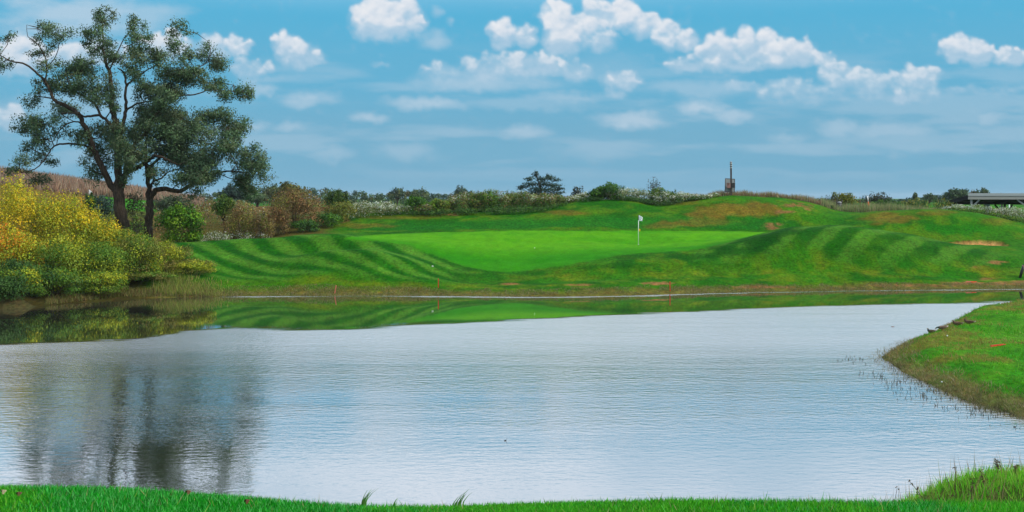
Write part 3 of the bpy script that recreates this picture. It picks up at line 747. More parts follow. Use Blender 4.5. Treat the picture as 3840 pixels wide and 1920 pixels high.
def shrub(name, label, cat, px, top, width, D, pal, n, leaf, base_px=None, group=None, blobs=16, stems=7, depth=None, ragged=.35, trunk=None, squash=1.0, hollow=0.0, droop=0.3, lift=0.0):
    """a bush or small tree: lumpy dome of leaf clumps on stems, sized from its photo column, top row, width and distance"""
    x = ground_point(px, D); gz = ground_z(x, D)
    zt = zpix(top, D); H = max(zt - gz, .3); W = width / F * D
    dp = depth if depth else W * .8
    root = empty(name, (x, D, gz), label, cat, group)
    cs, rs, ns, cl = [], [], [], []
    hp = rng.random() * 10
    lo = lift * H
    for k in range(blobs):
        a = 2 * math.pi * (k * .618 + hp); rr = math.sqrt((k + .5) / blobs)
        hx, hy = math.cos(a) * rr * W * .38, math.sin(a) * rr * dp * .38
        dome = math.sqrt(max(0, 1 - (rr * .92) ** 2))
        zc = lo + (H - lo) * (.30 + .48 * dome * squash) * (1 - ragged * .5 * rng.random())
        br = (.145 + .11 * rng.random())
        cs.append((hx, hy, zc)); rs.append((W * br * 1.05, dp * br * 1.05, min((H - lo) * (.22 + .08 * rng.random()), W * .4)))
        cl.append(pal[rng.integers(0, len(pal))] if isinstance(pal[0][0], (tuple, list)) else pal)
    # skirt of lower clumps
    if not trunk:
        for k in range(blobs // 2):
            a = rng.random() * 6.28
            cs.append((math.cos(a) * W * .33, math.sin(a) * dp * .33, H * .2)); rs.append((W * .17, dp * .17, H * .2))
            cl.append(cl[rng.integers(0, blobs)])
    for k in range(blobs):
        i = rng.integers(0, blobs); d = rng.normal(size=3); d /= np.linalg.norm(d); d[2] = abs(d[2]) * 1.1; d[1] *= .8
        cs.append(tuple(np.array(cs[i]) + d * np.array(rs[i]) * .95)); q = .30 + .25 * rng.random()
        rs.append((rs[i][0] * q, rs[i][1] * q, rs[i][2] * q * 1.3)); cl.append(cl[i])
    tot = sum(r[0] * r[2] for r in rs)
    ns = [n * r[0] * r[2] / tot for r in rs]
    V, Fc, Cc = leaf_cloud(cs, rs, ns, leaf, cl, droop=droop)
    top_now = np.percentile(V[:, 2], 99.6); V[:, 2] *= H / top_now
    V[:, 2] = np.maximum(V[:, 2], 0.02)
    obj('foliage', mesh_np('foliage', V, Fc, Cc, M_LEAF), root)
    mb = MB(); r0 = trunk if trunk else max(.015, W * .008)
    ks = list(range(0, blobs, max(1, blobs // stems)))
    if trunk:
        mb.tube([(0, 0, -.15), (.02, 0, H * .25), (0, .03, H * .6)], [r0, r0 * .8, r0 * .4], 6)
    for k in ks:
        c = cs[k]; f = H / top_now
        st = (0, 0, H * .3) if trunk else (c[0] * .15, c[1] * .15, -.1)
        mb.tube([st, (c[0] * .5, c[1] * .5, c[2] * f * .55 + st[2] * .3), (c[0], c[1], c[2] * f)], [r0 * .6, r0 * .45, r0 * .15], 4, False)
    mb.build('trunk' if trunk else 'stems', M_TWIG, root)
    return root

# palettes
P_TREE = [(.085,.160,.068),(.110,.190,.085),(.070,.135,.058),(.135,.200,.105),(.110,.145,.068)]
P_YEL = [(.62,.46,.015),(.52,.44,.018),(.36,.36,.022),(.55,.36,.014),(.30,.32,.03)]
P_YGR = [(.32,.36,.02),(.22,.29,.02),(.38,.38,.022),(.17,.23,.022)]
P_ORA = [(.62,.27,.015),(.55,.35,.018),(.38,.32,.03),(.30,.30,.03),(.58,.20,.015)]
P_GRN = [(.070,.16,.015),(.105,.20,.02),(.05,.125,.014),(.15,.22,.025)]
P_DGR = [(.022,.065,.014),(.032,.085,.018),(.045,.10,.02)]
P_BRI = [(.07,.19,.012),(.10,.26,.014),(.045,.14,.012),(.15,.28,.015)]
P_OLI = [(.18,.21,.03),(.25,.25,.045),(.13,.17,.028),(.28,.24,.06)]
P_RUS = [(.19,.105,.04),(.24,.13,.05),(.15,.10,.04),(.21,.17,.045),(.12,.09,.04)]
P_FAR = [(.075,.13,.055),(.09,.15,.06),(.06,.11,.05),(.12,.15,.055)]
P_BLU = [(.040,.085,.060),(.055,.105,.070),(.032,.07,.052)]
P_WHI = [(.64,.68,.60),(.56,.61,.52),(.60,.62,.48),(.16,.24,.05),(.22,.26,.07),(.12,.19,.04)]

def gain(p, f): return [tuple(min(.9, c * f) for c in q) for q in p]
P_YEL, P_YGR, P_ORA, P_GRN, P_DGR, P_RUS = gain(P_YEL, 1.25), gain(P_YGR, 1.25), gain(P_ORA, 1.15), gain(P_GRN, 1.3), gain(P_DGR, 1.35), gain(P_RUS, 1.2)
# ------------------------------------------------------------------ the two big trees on the left
def tree_builder(name, label, D, base_px, limbs, clumps, leaf_n, trunk_idx):
    bx = ground_point(base_px, D); gz = ground_z(bx, D)
    root = empty(name, (bx, D, gz), label, 'tree')
    k = D / F
    def w(zx, zy, dy): return Vector(((zx / 1.84 - base_px) * k, dy, CAMH - (zy / 1.84 - HZ) * k - gz))
    pts_all = []
    for li, (pts, r0, r1, d0, d1) in enumerate(limbs):
        n = len(pts); P, Rr = [], []
        for i, (zx, zy) in enumerate(pts):
            t = i / (n - 1); P.append(w(zx, zy, d0 + (d1 - d0) * t + .12 * math.sin(i * 2.1 + li))); Rr.append(r0 + (r1 - r0) * t)
        P, Rr = smooth_path(P, Rr, 5)
        for i in range(1, len(P) - 1):
            P[i] = P[i] + Vector(rng.normal(size=3) * min(.03, Rr[i] * .3))
        mb = MB(); mb.tube(P, Rr, 10 if Rr[0] > .1 else 6)
        mb.build('trunk' if li in trunk_idx else 'limb', M_BARK, root, smooth=True)
        pts_all += list(zip(P, Rr))
    A = np.array([tuple(p) for p, r in pts_all]); AR = np.array([r for p, r in pts_all])
    tw = MB(); cs, rs, ns, cl = [], [], [], []
    for (zx, zy, rx, ry, dens) in clumps:
        dy = rng.uniform(-2.6, 2.6) if dens < 1.2 else rng.uniform(-2.2, 1.2)
        c = w(zx, zy, dy); rx_, rz_ = rx / 1.84 * k, ry / 1.84 * k
        d2 = ((A - np.array(c)) ** 2).sum(1) - 0.0 * AR
        # join from limb point lying lower / inward
        j = int(np.argmin(d2 + 3.0 * np.maximum(0, A[:, 2] - c.z + .2)))
        s = Vector(A[j]); mid = (s + c) * .5 + Vector(rng.normal(size=3) * .12)
        tw.tube([s, mid, c], [min(AR[j] * .6, .045), .028, .014], 4, False)
        nsub = max(4, int(7 * dens))
        for q in range(nsub):
            d = rng.normal(size=3); d /= np.linalg.norm(d)
            e = c + Vector(d * np.array([rx_, rx_, rz_]) * (.55 + .65 * rng.random()))
            m2 = c.lerp(e, .5) + Vector(rng.normal(size=3) * .07)
            tw.tube([s.lerp(c, .55 + .45 * rng.random()), m2, e], [.013, .010, .005], 3, False)
            rr = .50 + .38 * rng.random()
            cs.append(tuple(e)); rs.append((rx_ * rr + .08, rx_ * rr + .08, rz_ * rr + .06)); ns.append(dens * rx_ * rz_ / nsub * 1.25)
            cl.append(P_TREE)
    tot = sum(ns); ns = [leaf_n * v / tot for v in ns]
    tag(tw.build('twigs', M_TWIG, root), kind='stuff')
    V, Fc, Cc = leaf_cloud(cs, rs, ns, .13, cl, shell=.62, droop=.6, aspect=.42, jit=.2, tumble=.9)
    obj('crown', mesh_np('crown', V, Fc, Cc, M_LEAF), root)
    return root
LIMBS_A = [
 ([(862,1640),(848,1560),(835,1450),(820,1340),(818,1280)], .42, .30, 0, 0),
 ([(822,1330),(770,1275),(690,1100),(655,1030),(625,920),(590,830),(540,770),(470,730),(420,700),(380,630),(330,540),(240,460),(140,440),(70,400)], .21, .025, 0, -1.4),
 ([(818,1300),(815,1100),(815,960),(790,850),(770,750),(765,650),(745,520),(720,420),(700,330),(690,200),(680,80)], .25, .02, 0, .4),
 ([(815,960),(770,860),(700,800),(620,810),(560,790),(480,790)], .11, .03, 0, -1.2),
 ([(715,805),(670,720),(600,670),(540,630),(505,585),(470,500)], .08, .02, -.3, -.6),
 ([(818,980),(850,800),(850,700),(850,580),(820,490),(770,455)], .13, .03, .1, 1.0),
 ([(852,590),(900,530),(980,480),(1050,430)], .07, .02, .6, 1.0),
 ([(850,760),(920,710),(1000,690),(1090,680)], .07, .02, .3, 1.4),
 ([(820,1330),(880,1190),(960,1155),(1010,1130),(1080,1085),(1150,1090),(1250,1135),(1330,1120)], .17, .03, 0, -1.0),
 ([(860,1230),(885,1060),(930,980),(1000,900),(1050,800),(1090,700),(1150,600),(1200,500),(1240,440)], .13, .03, 0, 1.0),
 ([(360,600),(370,480),(350,390),(300,310),(250,270),(235,190)], .05, .012, -1, -1.2),
 ([(370,480),(420,400),(440,280),(430,200)], .035, .012, -1, -.6),
 ([(605,880),(540,840),(480,870),(440,930),(410,990)], .05, .015, -.2, -1.2),
 ([(660,1050),(580,1005),(500,995),(400,1010),(360,1080),(310,1160),(230,1190),(160,1200)], .075, .015, 0, -1.5),
 ([(740,480),(800,340),(850,230),(920,170)], .05, .012, .3, .9),
 ([(1090,700),(1170,655),(1300,640),(1400,610),(1500,610),(1600,620)], .06, .012, .8, 1.6),
 ([(1200,500),(1300,470),(1380,420),(1420,340),(1400,260)], .045, .012, 1.0, 1.2)]
CL_A = [(75,340,80,90,.75),(40,430,50,70,.7),(70,260,40,40,.6),(250,200,62,72,.75),(235,170,45,40,.7),(430,230,80,55,.75),(240,360,62,35,.9),(400,300,60,50,.5),(480,450,90,70,1.1),(590,300,50,60,.75),(680,130,60,70,.9),(780,110,50,42,.8),(930,160,60,70,.85),(690,240,62,62,1.2),(640,280,50,50,.8),(720,330,62,72,1.2),(1030,320,80,60,1.1),(900,420,72,72,1.0),(800,420,62,62,1.0),(860,280,70,60,.6),(560,500,92,80,1.3),(440,560,92,60,1.2),(640,620,92,72,1.4),(740,600,80,80,1.3),(500,620,80,60,.8),(270,560,60,70,.5),(330,620,80,60,.7),
 (1200,290,60,72,.8),(1340,250,72,50,.9),(1420,350,100,80,.9),(1330,420,62,62,.9),(1460,400,60,60,.9),(1100,440,110,72,1.5),(1240,490,110,70,1.6),(1140,560,112,80,1.5),(1300,530,90,60,1.2),(1560,560,100,90,.95),(1620,600,50,80,.9),(1480,640,72,40,.7),(1580,660,60,40,.7),(1400,540,70,50,.8),(1040,620,112,72,1.2),(1130,690,100,66,1.2),(980,560,80,70,.8),(900,620,70,70,.7),(1280,680,60,50,.7),
 (300,740,112,72,1.0),(200,820,100,60,.9),(220,690,60,50,.8),(130,880,60,50,.8),(330,850,90,80,.9),(340,960,72,62,1.0),(270,1040,72,52,.8),(400,920,60,60,.7),(290,1110,80,52,.7),(220,1130,60,50,.7),(160,1180,72,40,.9),(150,1235,66,42,1.1),(690,930,92,72,1.5),(600,990,72,60,1.1),(640,1090,92,82,1.2),(630,1180,72,72,1.1),(740,880,60,50,.8),(560,930,60,50,.6),(860,940,62,82,1.4),(840,1020,60,80,1.0),(960,800,72,82,1.3),(960,920,80,80,1.3),(960,1050,90,90,1.3),(910,1110,62,72,1.1),(900,1230,50,60,.7),(880,720,60,60,.7),(420,470,70,60,.7),(780,700,70,60,.7)]
tree_builder('riverside_tree', 'tall spreading dark green tree with several bare limbs, left of its bent neighbour', 71.0, 468, LIMBS_A, CL_A, 84000, (0,))
LIMBS_B = [
 ([(1025,1660),(1022,1560),(1035,1470),(1032,1380),(1028,1320)], .27, .20, 0, 0),
 ([(1032,1350),(1012,1180),(1000,1050),(1010,900),(1060,790),(1130,720)], .15, .03, 0, .6),
 ([(1030,1370),(1100,1304),(1240,1319),(1330,1274),(1420,1249),(1520,1194),(1620,1184),(1730,1196)], .17, .02, 0, -.8),
 ([(1040,1290),(1060,1250),(1110,1225),(1140,1190),(1200,1170),(1260,1180)], .07, .02, 0, .6),
 ([(1015,1180),(1100,1080),(1180,1000),(1300,930),(1370,870),(1450,800)], .09, .015, 0, .8),
 ([(1330,1274),(1400,1180),(1440,1100),(1520,1000),(1570,900)], .07, .015, -.2, -.6),
 ([(1190,870),(1280,900),(1370,870)], .04, .015, .3, .6),
 ([(1520,1194),(1600,1230),(1680,1240),(1760,1220)], .03, .01, -.5, -.9)]
CL_B = [(1080,800,120,100,1.7),(1140,900,140,112,1.8),(1150,1010,130,100,1.8),(1050,920,90,90,1.4),(1330,860,90,72,.9),(1470,830,120,82,1.2),(1400,780,70,50,.9),(1570,880,92,82,1.2),(1620,850,50,60,.9),(1400,960,112,82,1.2),(1540,990,120,82,1.2),(1640,960,50,60,.9),(1300,1060,120,82,1.5),(1430,1110,112,82,1.5),(1250,1130,80,60,1.2),(1420,1200,112,72,1.6),(1380,1250,110,50,1.3),(1480,1180,80,70,1.3),(1640,1120,62,60,.8),(1800,1120,90,82,1.3),(1740,1190,100,72,1.2),(1680,1240,80,52,1.2),(1700,1300,60,70,1.2),(1830,1180,50,60,.9),(1620,1060,60,50,.6),(1100,1200,62,60,.8),(1210,1230,60,50,.7),(1020,1090,70,80,1.0),(1250,960,90,80,1.1),(1240,790,70,60,.8),(1340,1330,70,40,.6),(1000,1210,40,70,.8)]
tree_builder('riverside_tree', 'smaller dark tree with a crooked limb bent low to the right', 71.8, 557, LIMBS_B, CL_B, 66000, (0,))

# ------------------------------------------------------------------ autumn shrubs on the left bank
def mixp(*ps): return [list(p) for p in ps]
for (nm, lb, px, top, wd_, D, pal, n, lf) in [
 ('autumn_shrub','tall golden yellow shrub at the left edge, highest of the bank',70,662,310,67.5,mixp(P_YEL,P_YGR,P_YEL),9000,.13),
 ('autumn_shrub','yellow shrub just right of the tallest golden one',235,728,260,67.5,mixp(P_YEL,P_YGR),7500,.13),
 ('autumn_shrub','yellow-green shrub with a thin tip, left of the tree trunks',365,788,230,68.0,mixp(P_YGR,P_YEL,P_YGR),6500,.13),
 ('autumn_shrub','soft green-yellow shrub right in front of the forked trunk',470,856,220,68.5,mixp(P_YGR,P_GRN),5500,.12),
 ('autumn_shrub','orange-tinted shrub leaning over the water at the left edge',35,846,270,63.5,mixp(P_ORA,P_YGR,P_ORA,P_YEL),9000,.13),
 ('autumn_shrub','green shrub with orange sprays, second from the left over the water',205,880,260,64.0,mixp(P_ORA,P_YGR,P_YGR,P_GRN),8500,.13),
 ('autumn_shrub','deep green shrub in the middle of the waterside row',360,905,250,65.2,mixp(P_GRN,P_YGR,P_GRN),8000,.12),
 ('autumn_shrub','bushy green-yellow shrub below the bent tree',500,885,240,67.2,mixp(P_YGR,P_GRN,P_OLI),7500,.12),
 ('autumn_shrub','olive willow-like shrub at the right of the bank',615,900,220,68.8,mixp(P_OLI,P_YGR),6000,.11),
 ('autumn_shrub','low wispy olive shrub at the end of the row beside the mown grass',705,972,230,69.2,mixp(P_OLI,P_YGR),6000,.10),
 ('autumn_shrub','dark green shrub low at the left edge by the water',30,975,260,60.0,mixp(P_DGR,P_GRN,P_YGR),6500,.13),
 ('autumn_shrub','dark green low shrub dipping to the water left of centre of the row',190,1000,240,62.3,mixp(P_DGR,P_GRN,P_GRN,P_YGR),6000,.12),
 ('autumn_shrub','mid green low shrub beside the water under the deep green one',370,1010,230,64.3,mixp(P_GRN,P_YGR,P_GRN),5500,.11),
 ('autumn_shrub','black-green low shrub hanging over the water in the left corner',-20,1030,230,58.9,mixp(P_DGR),4500,.12),
 ('autumn_shrub','low leafy green shrub at the waterline under the bent tree',530,1015,210,67.0,mixp(P_GRN,P_OLI),5000,.11)]:
    shrub(nm, lb, 'shrub', px, top, wd_, D, pal, int(n * 1.75), lf * .78, group='autumn shrubs on the left bank', blobs=26, stems=8, ragged=.5)

# ------------------------------------------------------------------ scrub behind the bank, mound by mound
def B(px, v): return float(DW(px, v))
def bush(name, label, px, top, width, v, pal, n, leaf, cat='bush', **kw):
    return shrub(name, label, cat, px, top, width, B(px, v), pal, n, leaf, **kw)
bush('round_bush','bright green round bush beside the trunk of the bent tree',672,768,180,88,P_BRI,8500,.16,blobs=22,stems=10,lift=.12)
bush('small_tree','grey-green bushy tree behind the bent trunk and the bright round bush',640,728,150,118,[(.06,.10,.05),(.08,.12,.06),(.05,.08,.04)],2600,.16,cat='tree',trunk=.09)
bush('dark_bush','dark blue-green bush between the shrubs and the forked trunk',375,730,110,100,P_BLU,2200,.16,blobs=12)
bush('dark_bush','pointed dark green bush at the crest of the yellow shrubs, under the brown hill',335,722,50,96,P_DGR,900,.14,blobs=8,trunk=.05)
bush('scraggly_bush','thin dark scraggly bush hugging the right side of the forked trunk',505,715,80,84,[(.05,.06,.03),(.07,.075,.04)],900,.13,blobs=12,stems=9)
bush('understorey_bush','low mid green bush between the two big trunks',520,810,110,90,P_GRN,2000,.14,blobs=12)
bush('small_tree','small green tree with a yellow crown, right of the bright round bush',840,728,85,102,[(.06,.14,.02),(.09,.19,.02),(.16,.22,.03),(.045,.10,.02)],2200,.15,cat='tree',trunk=.07,lift=.25)
bush('scrub_bush','olive-brown scrub bush left of the big russet one',905,762,130,94,mixp(P_RUS,P_OLI),3600,.12,blobs=18,stems=12,ragged=.7)
bush('scrub_bush','thin reddish-brown scrub bush in the dip before the russet one',985,790,110,92,mixp(P_RUS,P_OLI,P_RUS),2600,.12,blobs=14,stems=12,ragged=.8)
bush('russet_bush','big russet-brown bush, the largest behind the mown bank',1105,708,215,100,mixp(P_RUS,P_RUS,P_OLI),8200,.13,blobs=30,stems=14)
bush('russet_bush','smaller russet bush leaning on the left flank of the biggest one',1040,770,100,95,P_RUS,2200,.12,blobs=12,stems=8)
bush('yellow_tipped_bush','green bush with yellow tips right of the russet bush',1258,712,95,108,[(.05,.11,.02),(.07,.13,.02),(.16,.20,.02),(.03,.07,.015)],2800,.14,blobs=16)
bush('olive_bush','straw-olive bush in front of the yellow-tipped one',1285,755,120,104,P_OLI,2400,.12,blobs=14,ragged=.7)
bush('creeping_bush','low dark green creeper sloping down below the russet bush',1140,822,130,96,P_DGR+P_BRI[:1],2000,.13,blobs=14,ragged=.2)
bush('creeping_bush','low green creeper strip right above the mown slope',1230,800,130,101,P_DGR+P_BRI[:2],2000,.13,blobs=14,ragged=.2)
bush('round_bush','small round mid green bush among white flowers left of the brown thicket',1562,734,90,109,P_BRI[:3]+P_DGR,2000,.14,blobs=12)
bush('round_bush','low olive green bush just right of the small round one',1645,746,95,108.6,P_GRN+P_OLI[:1],2000,.14,blobs=12)
bush('thicket_bush','dark green bush in the middle of the brown thicket',1815,712,130,110.6,P_DGR+P_GRN,2400,.14,blobs=12)
bush('crest_bush','rounded green bush on the crest right of the lone dark tree',2285,684,105,111.3,P_DGR+P_BRI[:2],2400,.14,blobs=14)
bush('crest_bush','smaller bright green bush left of the rounded crest bush',2232,708,60,110.8,P_BRI[:3]+P_DGR,1300,.14,blobs=10)
bush('crest_bush','dark green bush at the foot of the bare twiggy sapling',2475,704,95,112.2,P_DGR+P_GRN,1600,.14,blobs=12)
bush('crest_bush','small dark bush right of the sapling bush on the crest',2525,712,45,112,P_DGR,500,.13,blobs=8)
bush('grey_sapling','thin grey-green sapling standing right of the lone dark tree',2165,697,50,119,[(.07,.09,.06),(.05,.07,.05)],420,.16,cat='sapling',blobs=9,trunk=.03,ragged=.7)
bush('twiggy_sapling','nearly bare twiggy sapling rising from the crest bushes',2452,662,62,116,[(.08,.09,.05),(.06,.07,.04)],330,.12,cat='sapling',blobs=16,trunk=.035,ragged=.9,stems=16)
bush('yellow_tree','small yellow-green tree behind the dark bin on the right',3165,722,105,124,[(.15,.17,.02),(.09,.13,.02),(.20,.17,.02)],2000,.16,cat='tree',trunk=.06)
bush('twiggy_bush','grey twiggy bush left of the yellow-green tree',3110,732,100,123,[(.08,.085,.06),(.06,.06,.05)],700,.14,blobs=14,stems=14,ragged=.8)
bush('twiggy_bush','grey-green bush behind the orange and white pole',3290,722,130,128,[(.06,.08,.05),(.08,.09,.06),(.05,.06,.045)],2400,.15,blobs=16,stems=14,ragged=.6)
bush('hedge_bush','dark green hedge bush right of the orange and white pole',3310,748,140,122,P_DGR+P_GRN[:1],2400,.15,blobs=16)
bush('hedge_bush','low olive hedge bush halfway to the open shelter',3430,745,130,124,P_DGR+P_OLI[:2],2200,.15,blobs=16)
bush('hedge_bush','low dark hedge bush nearest the open shelter',3540,746,110,126,P_DGR+P_OLI[:2],1800,.15,blobs=14)
bush('low_bush','tiny dark green bush on the lawn edge left of the dark bin',3110,770,32,113,P_DGR,500,.12,blobs=8)

# the lone dark tree on the skyline
def lone_tree():
    px, v = 2025, 128; D = B(px, v); x = ground_point(px, D); gz = ground_z(x, D); k = D / F
    root = empty('lone_tree', (x, D, gz), 'lone dark blue-green tree on the skyline, left of the flag', 'tree')
    cl = [(1960,700,30,8),(1990,690,34,10),(1985,670,22,10),(2010,655,16,12),(2030,672,28,12),(2060,668,26,10),(2085,675,22,8),(2040,690,40,12),(2080,695,34,10),(2010,710,40,12),(2060,712,40,12),(2095,708,26,8),(2105,722,20,6),(2000,725,34,10),(2045,730,40,10),(2085,727,24,9),(1950,708,16,5),(2108,706,12,5),(2012,645,8,8),(2055,658,10,8)]
    cs, rs, ns = [], [], []; mb = MB(); zb = 0
    trunk_top = Vector((0, 0, CAMH - (680 - HZ) * k - gz))
    MB().tube([(0,0,-.1),(.05,0,trunk_top.z*.5),tuple(trunk_top)],[.16,.11,.03],8).build('trunk', M_BARK, root, smooth=True)
    for (a, b_, rx, ry) in cl:
        c = Vector(((a - px) * k, rng.uniform(-1, 1), CAMH - (b_ - HZ) * k - gz))
        cs.append(tuple(c)); rs.append((rx * k * 1.0, rx * k * .9, ry * k * 1.05)); ns.append(rx * ry)
        st = Vector((0, 0, max(.3, c.z * .62))); mb.tube([st, (st + c) * .5, c], [.05, .03, .012], 4, False)
    tot = sum(ns); ns = [3800 * v_ / tot for v_ in ns]
    tag(mb.build('branches', M_TWIG, root), kind='stuff')
    V, Fc, Cc = leaf_cloud(cs, rs, ns, .15, [P_BLU] * len(cs), shell=.5)
    obj('crown', mesh_np('crown', V, Fc, Cc, M_LEAF), root)
lone_tree()

# ------------------------------------------------------------------ distant trees
def far_tree(label, px, top, width, D, pal, n, leaf, base=None):
    return shrub('distant_tree', label, 'tree', px, top, width, D, pal, n, leaf, trunk=.2, blobs=14, stems=5, lift=.08, ragged=.4, group='trees on the far skyline')
far_tree('yellow and orange autumn tree on the skyline behind the russet bush',1092,682,120,175,[(.15,.15,.03),(.20,.13,.03),(.09,.11,.03),(.07,.10,.03)],2600,.34)
far_tree('dark blue-green tree on the skyline under the drooping branch tips, left one',868,690,75,180,P_BLU,1700,.34)
far_tree('dark blue-green tree on the skyline under the drooping branch tips, right one',925,697,80,178,P_BLU,1700,.34)
far_tree('rounded mid green distant tree at the left of the skyline wood',1020,690,90,210,P_FAR,1700,.38)
far_tree('tall pale grey-green distant tree beside the bent tree branches',965,720,90,170,P_FAR,1400,.34)
far_tree('broad green distant tree just left of the shelter roof',3585,707,95,215,[(.05,.10,.05),(.07,.12,.05),(.04,.08,.045)],2000,.36)
far_tree('thin pointed distant tree left of the broad one by the shelter',3432,721,20,230,P_FAR,400,.3)
far_tree('small round distant tree between the pointed one and the shelter',3485,724,46,235,P_FAR,700,.34)
far_tree('dark pointed distant tree showing above the shelter roof',3692,704,40,230,P_FAR,700,.34)
far_tree('green and orange distant tree at the left end of the shelter roof',3655,710,44,228,[(.05,.10,.05),(.20,.12,.03),(.07,.11,.05)],700,.34)
far_tree('rounded blue-green distant tree left of the white flower bank',1490,702,60,260,P_BLU+P_FAR,1000,.4)
far_tree('distant tree with two humps right above the white flower bank',1570,706,80,262,P_FAR,1200,.4)
far_tree('distant grey-green tree left of the brown thicket',1730,696,70,258,P_FAR+P_BLU,1100,.4)
def far_wood(label, px0, px1, tops, D, pal, n, leaf):
    xs = np.array([t[0] for t in tops], float); ys = np.array([t[1] for t in tops], float)
    cs, rs, ns, cl = [], [], [], []
    for px in np.arange(px0, px1, 13.0):
        d = D + rng.uniform(-12, 12); x = ground_point(px, d); gz = ground_z(x, d)
        h = zpix(float(np.interp(px, xs, ys)) + rng.uniform(-3, 8), d) - gz
        if h < .5: continue
        rx = rng.uniform(14, 24) / F * d
        for f in (.25, .55, .82):
            cs.append((x + rng.uniform(-1, 1), d + rng.uniform(-1, 1), gz + h * f)); rs.append((rx * (1.15 - .4 * f), rx, h * .24)); ns.append(1); cl.append([pal[rng.integers(0, len(pal))]])
    ns = [n / len(cs)] * len(cs)
    V, Fc, Cc = leaf_cloud(cs, rs, ns, leaf, cl)
    tag(obj('distant_wood', mesh_np('distant_wood', V, Fc, Cc, M_LEAF)), label, 'wood', 'stuff')
far_wood('hazy green wood along the far skyline on the left', 700, 1760, [(700,742),(760,728),(880,712),(980,700),(1050,696),(1150,705),(1250,708),(1330,716),(1420,728),(1500,716),(1600,716),(1680,728),(1760,715)], 285, P_FAR + P_BLU + [(.10,.10,.035)], 15000, .5)
far_wood('low hazy wood along the far skyline by the shelter', 3340, 3840, [(3340,755),(3400,745),(3480,738),(3560,726),(3640,726),(3720,728),(3840,732)], 300, P_FAR + P_BLU, 6000, .5)
far_wood('low far wood behind the mounds on the right', 3040, 3340, [(3040,758),(3200,752),(3340,752)], 310, P_FAR, 2000, .5)

# ------------------------------------------------------------------ flowering weeds and tall grasses (uncountable)
def weed_bank(name, label, cat, path, pal_low, pal_top, n, leaf, blob_px=26, depth=3.0, pale=.5):
    """path: (column, crest row, depth) along the bank"""
    px = np.array([p[0] for p in path], float); tp = np.array([p[1] for p in path], float); vv = np.array([p[2] for p in path], float)
    cs, rs, cl = [], [], []
    m = int((px[-1] - px[0]) / blob_px * 5)
    for i in range(m):
        q = rng.uniform(px[0], px[-1]); v = float(np.interp(q, px, vv)) + rng.uniform(-1, 1) * depth; D = B(q, v)
        x = ground_point(q, D); gz = ground_z(x, D); top = zpix(float(np.interp(q, px, tp)), D)
        H = max(.35, (top - gz)) * rng.uniform(.6, 1.08)
        r = rng.uniform(.6, 1.3) * blob_px / F * D
        cs.append((x, D, gz + H * .45)); rs.append((r, r, H * .5)); cl.append(pal_low)
        cs.append((x, D, gz + H * .80)); rs.append((r * .9, r * .9, H * .24)); cl.append(pal_top if rng.random() < pale else pal_low)
    V, Fc, Cc = leaf_cloud(cs, rs, [n / len(cs)] * len(cs), leaf, cl, shell=.4, droop=-.4, clumped=False)
    return tag(obj(name, mesh_np(name, V, Fc, Cc, M_LEAF)), label, cat, 'stuff')
LOWG = [(.11,.18,.03),(.15,.19,.04),(.08,.14,.025),(.18,.16,.05),(.50,.54,.46)]
BRN = [(.22,.14,.06),(.17,.13,.06),(.26,.19,.07),(.13,.16,.04)]
weed_bank('wildflowers','white-flowered weeds above the slope left of the brown thicket','wildflowers',[(1300,765,106),(1380,752,109),(1460,757,110),(1560,770,110)],LOWG,P_WHI,10000,.10,pale=.8)
weed_bank('wildflowers','brown and white weedy thicket along the middle skyline','wildflowers',[(1550,770,109.5),(1640,762,109.5),(1690,732,110.5),(1760,720,111),(1850,714,111.5),(1950,716,111.5),(2050,724,111.5),(2110,735,111.5),(2160,740,112)],BRN+LOWG[:4]+P_DGR+P_GRN,P_WHI[:4]+BRN+BRN+P_GRN,34000,.11,depth=2.2,pale=.55)
weed_bank('wildflowers','white-flowered weeds climbing to the crest bushes','wildflowers',[(2120,745,113),(2180,720,114),(2250,705,115),(2300,718,115)],LOWG,P_WHI,8000,.10,pale=.8)
weed_bank('wildflowers','white-flowered weeds between the crest bushes and the tall pole','wildflowers',[(2300,708,112.5),(2380,704,112.5),(2460,713,112),(2540,720,112),(2620,730,112.5),(2700,735,113)],LOWG+P_DGR[:1],P_WHI,16000,.10,pale=.75)
weed_bank('ground_cover','dark green ground cover along the foot of the brown thicket','ground cover',[(1540,790,107),(1640,786,107),(1750,780,107.5),(1850,776,107.5),(1950,776,107.5),(2050,772,108),(2130,765,109)],P_DGR+P_GRN[:1],P_DGR,5000,.11,depth=.9)
weed_bank('ground_cover','dark green ground cover fringing the white weeds below the crest','ground cover',[(2180,756,110.5),(2300,742,111),(2400,748,110.5),(2480,760,110),(2560,752,110.5),(2620,748,111)],P_DGR,P_DGR,6000,.10,depth=.8)
weed_bank('wildflowers','white-flowered weeds in front of the open shelter','wildflowers',[(3545,775,108),(3600,762,109),(3650,764,109),(3720,778,108),(3800,776,108),(3860,782,108),(3960,800,108)],LOWG,P_WHI,15000,.10,depth=2.0,pale=.85)
weed_bank('ground_cover','low green weeds under the white flowers before the shelter','ground cover',[(3560,786,106.5),(3660,796,106),(3740,812,105.5),(3850,826,105),(3960,836,105)],P_DGR+P_GRN,P_GRN,4500,.10,depth=.8)
weed_bank('wildflowers','pale flowers at the foot of the scrub beside the bright round bush','wildflowers',[(740,880,91),(800,865,92),(860,868,92),(940,862,92),(1000,868,93)],LOWG,P_WHI,5000,.10,depth=2.0,pale=.7)
weed_bank('brush','rusty brown brush between the scrub bushes left of centre','brush',[(560,800,100),(640,790,108),(760,778,112),(860,790,106),(960,800,104),(1050,800,102)],BRN+P_RUS,BRN+LOWG,12000,.13,depth=8,blob_px=34,pale=.5)
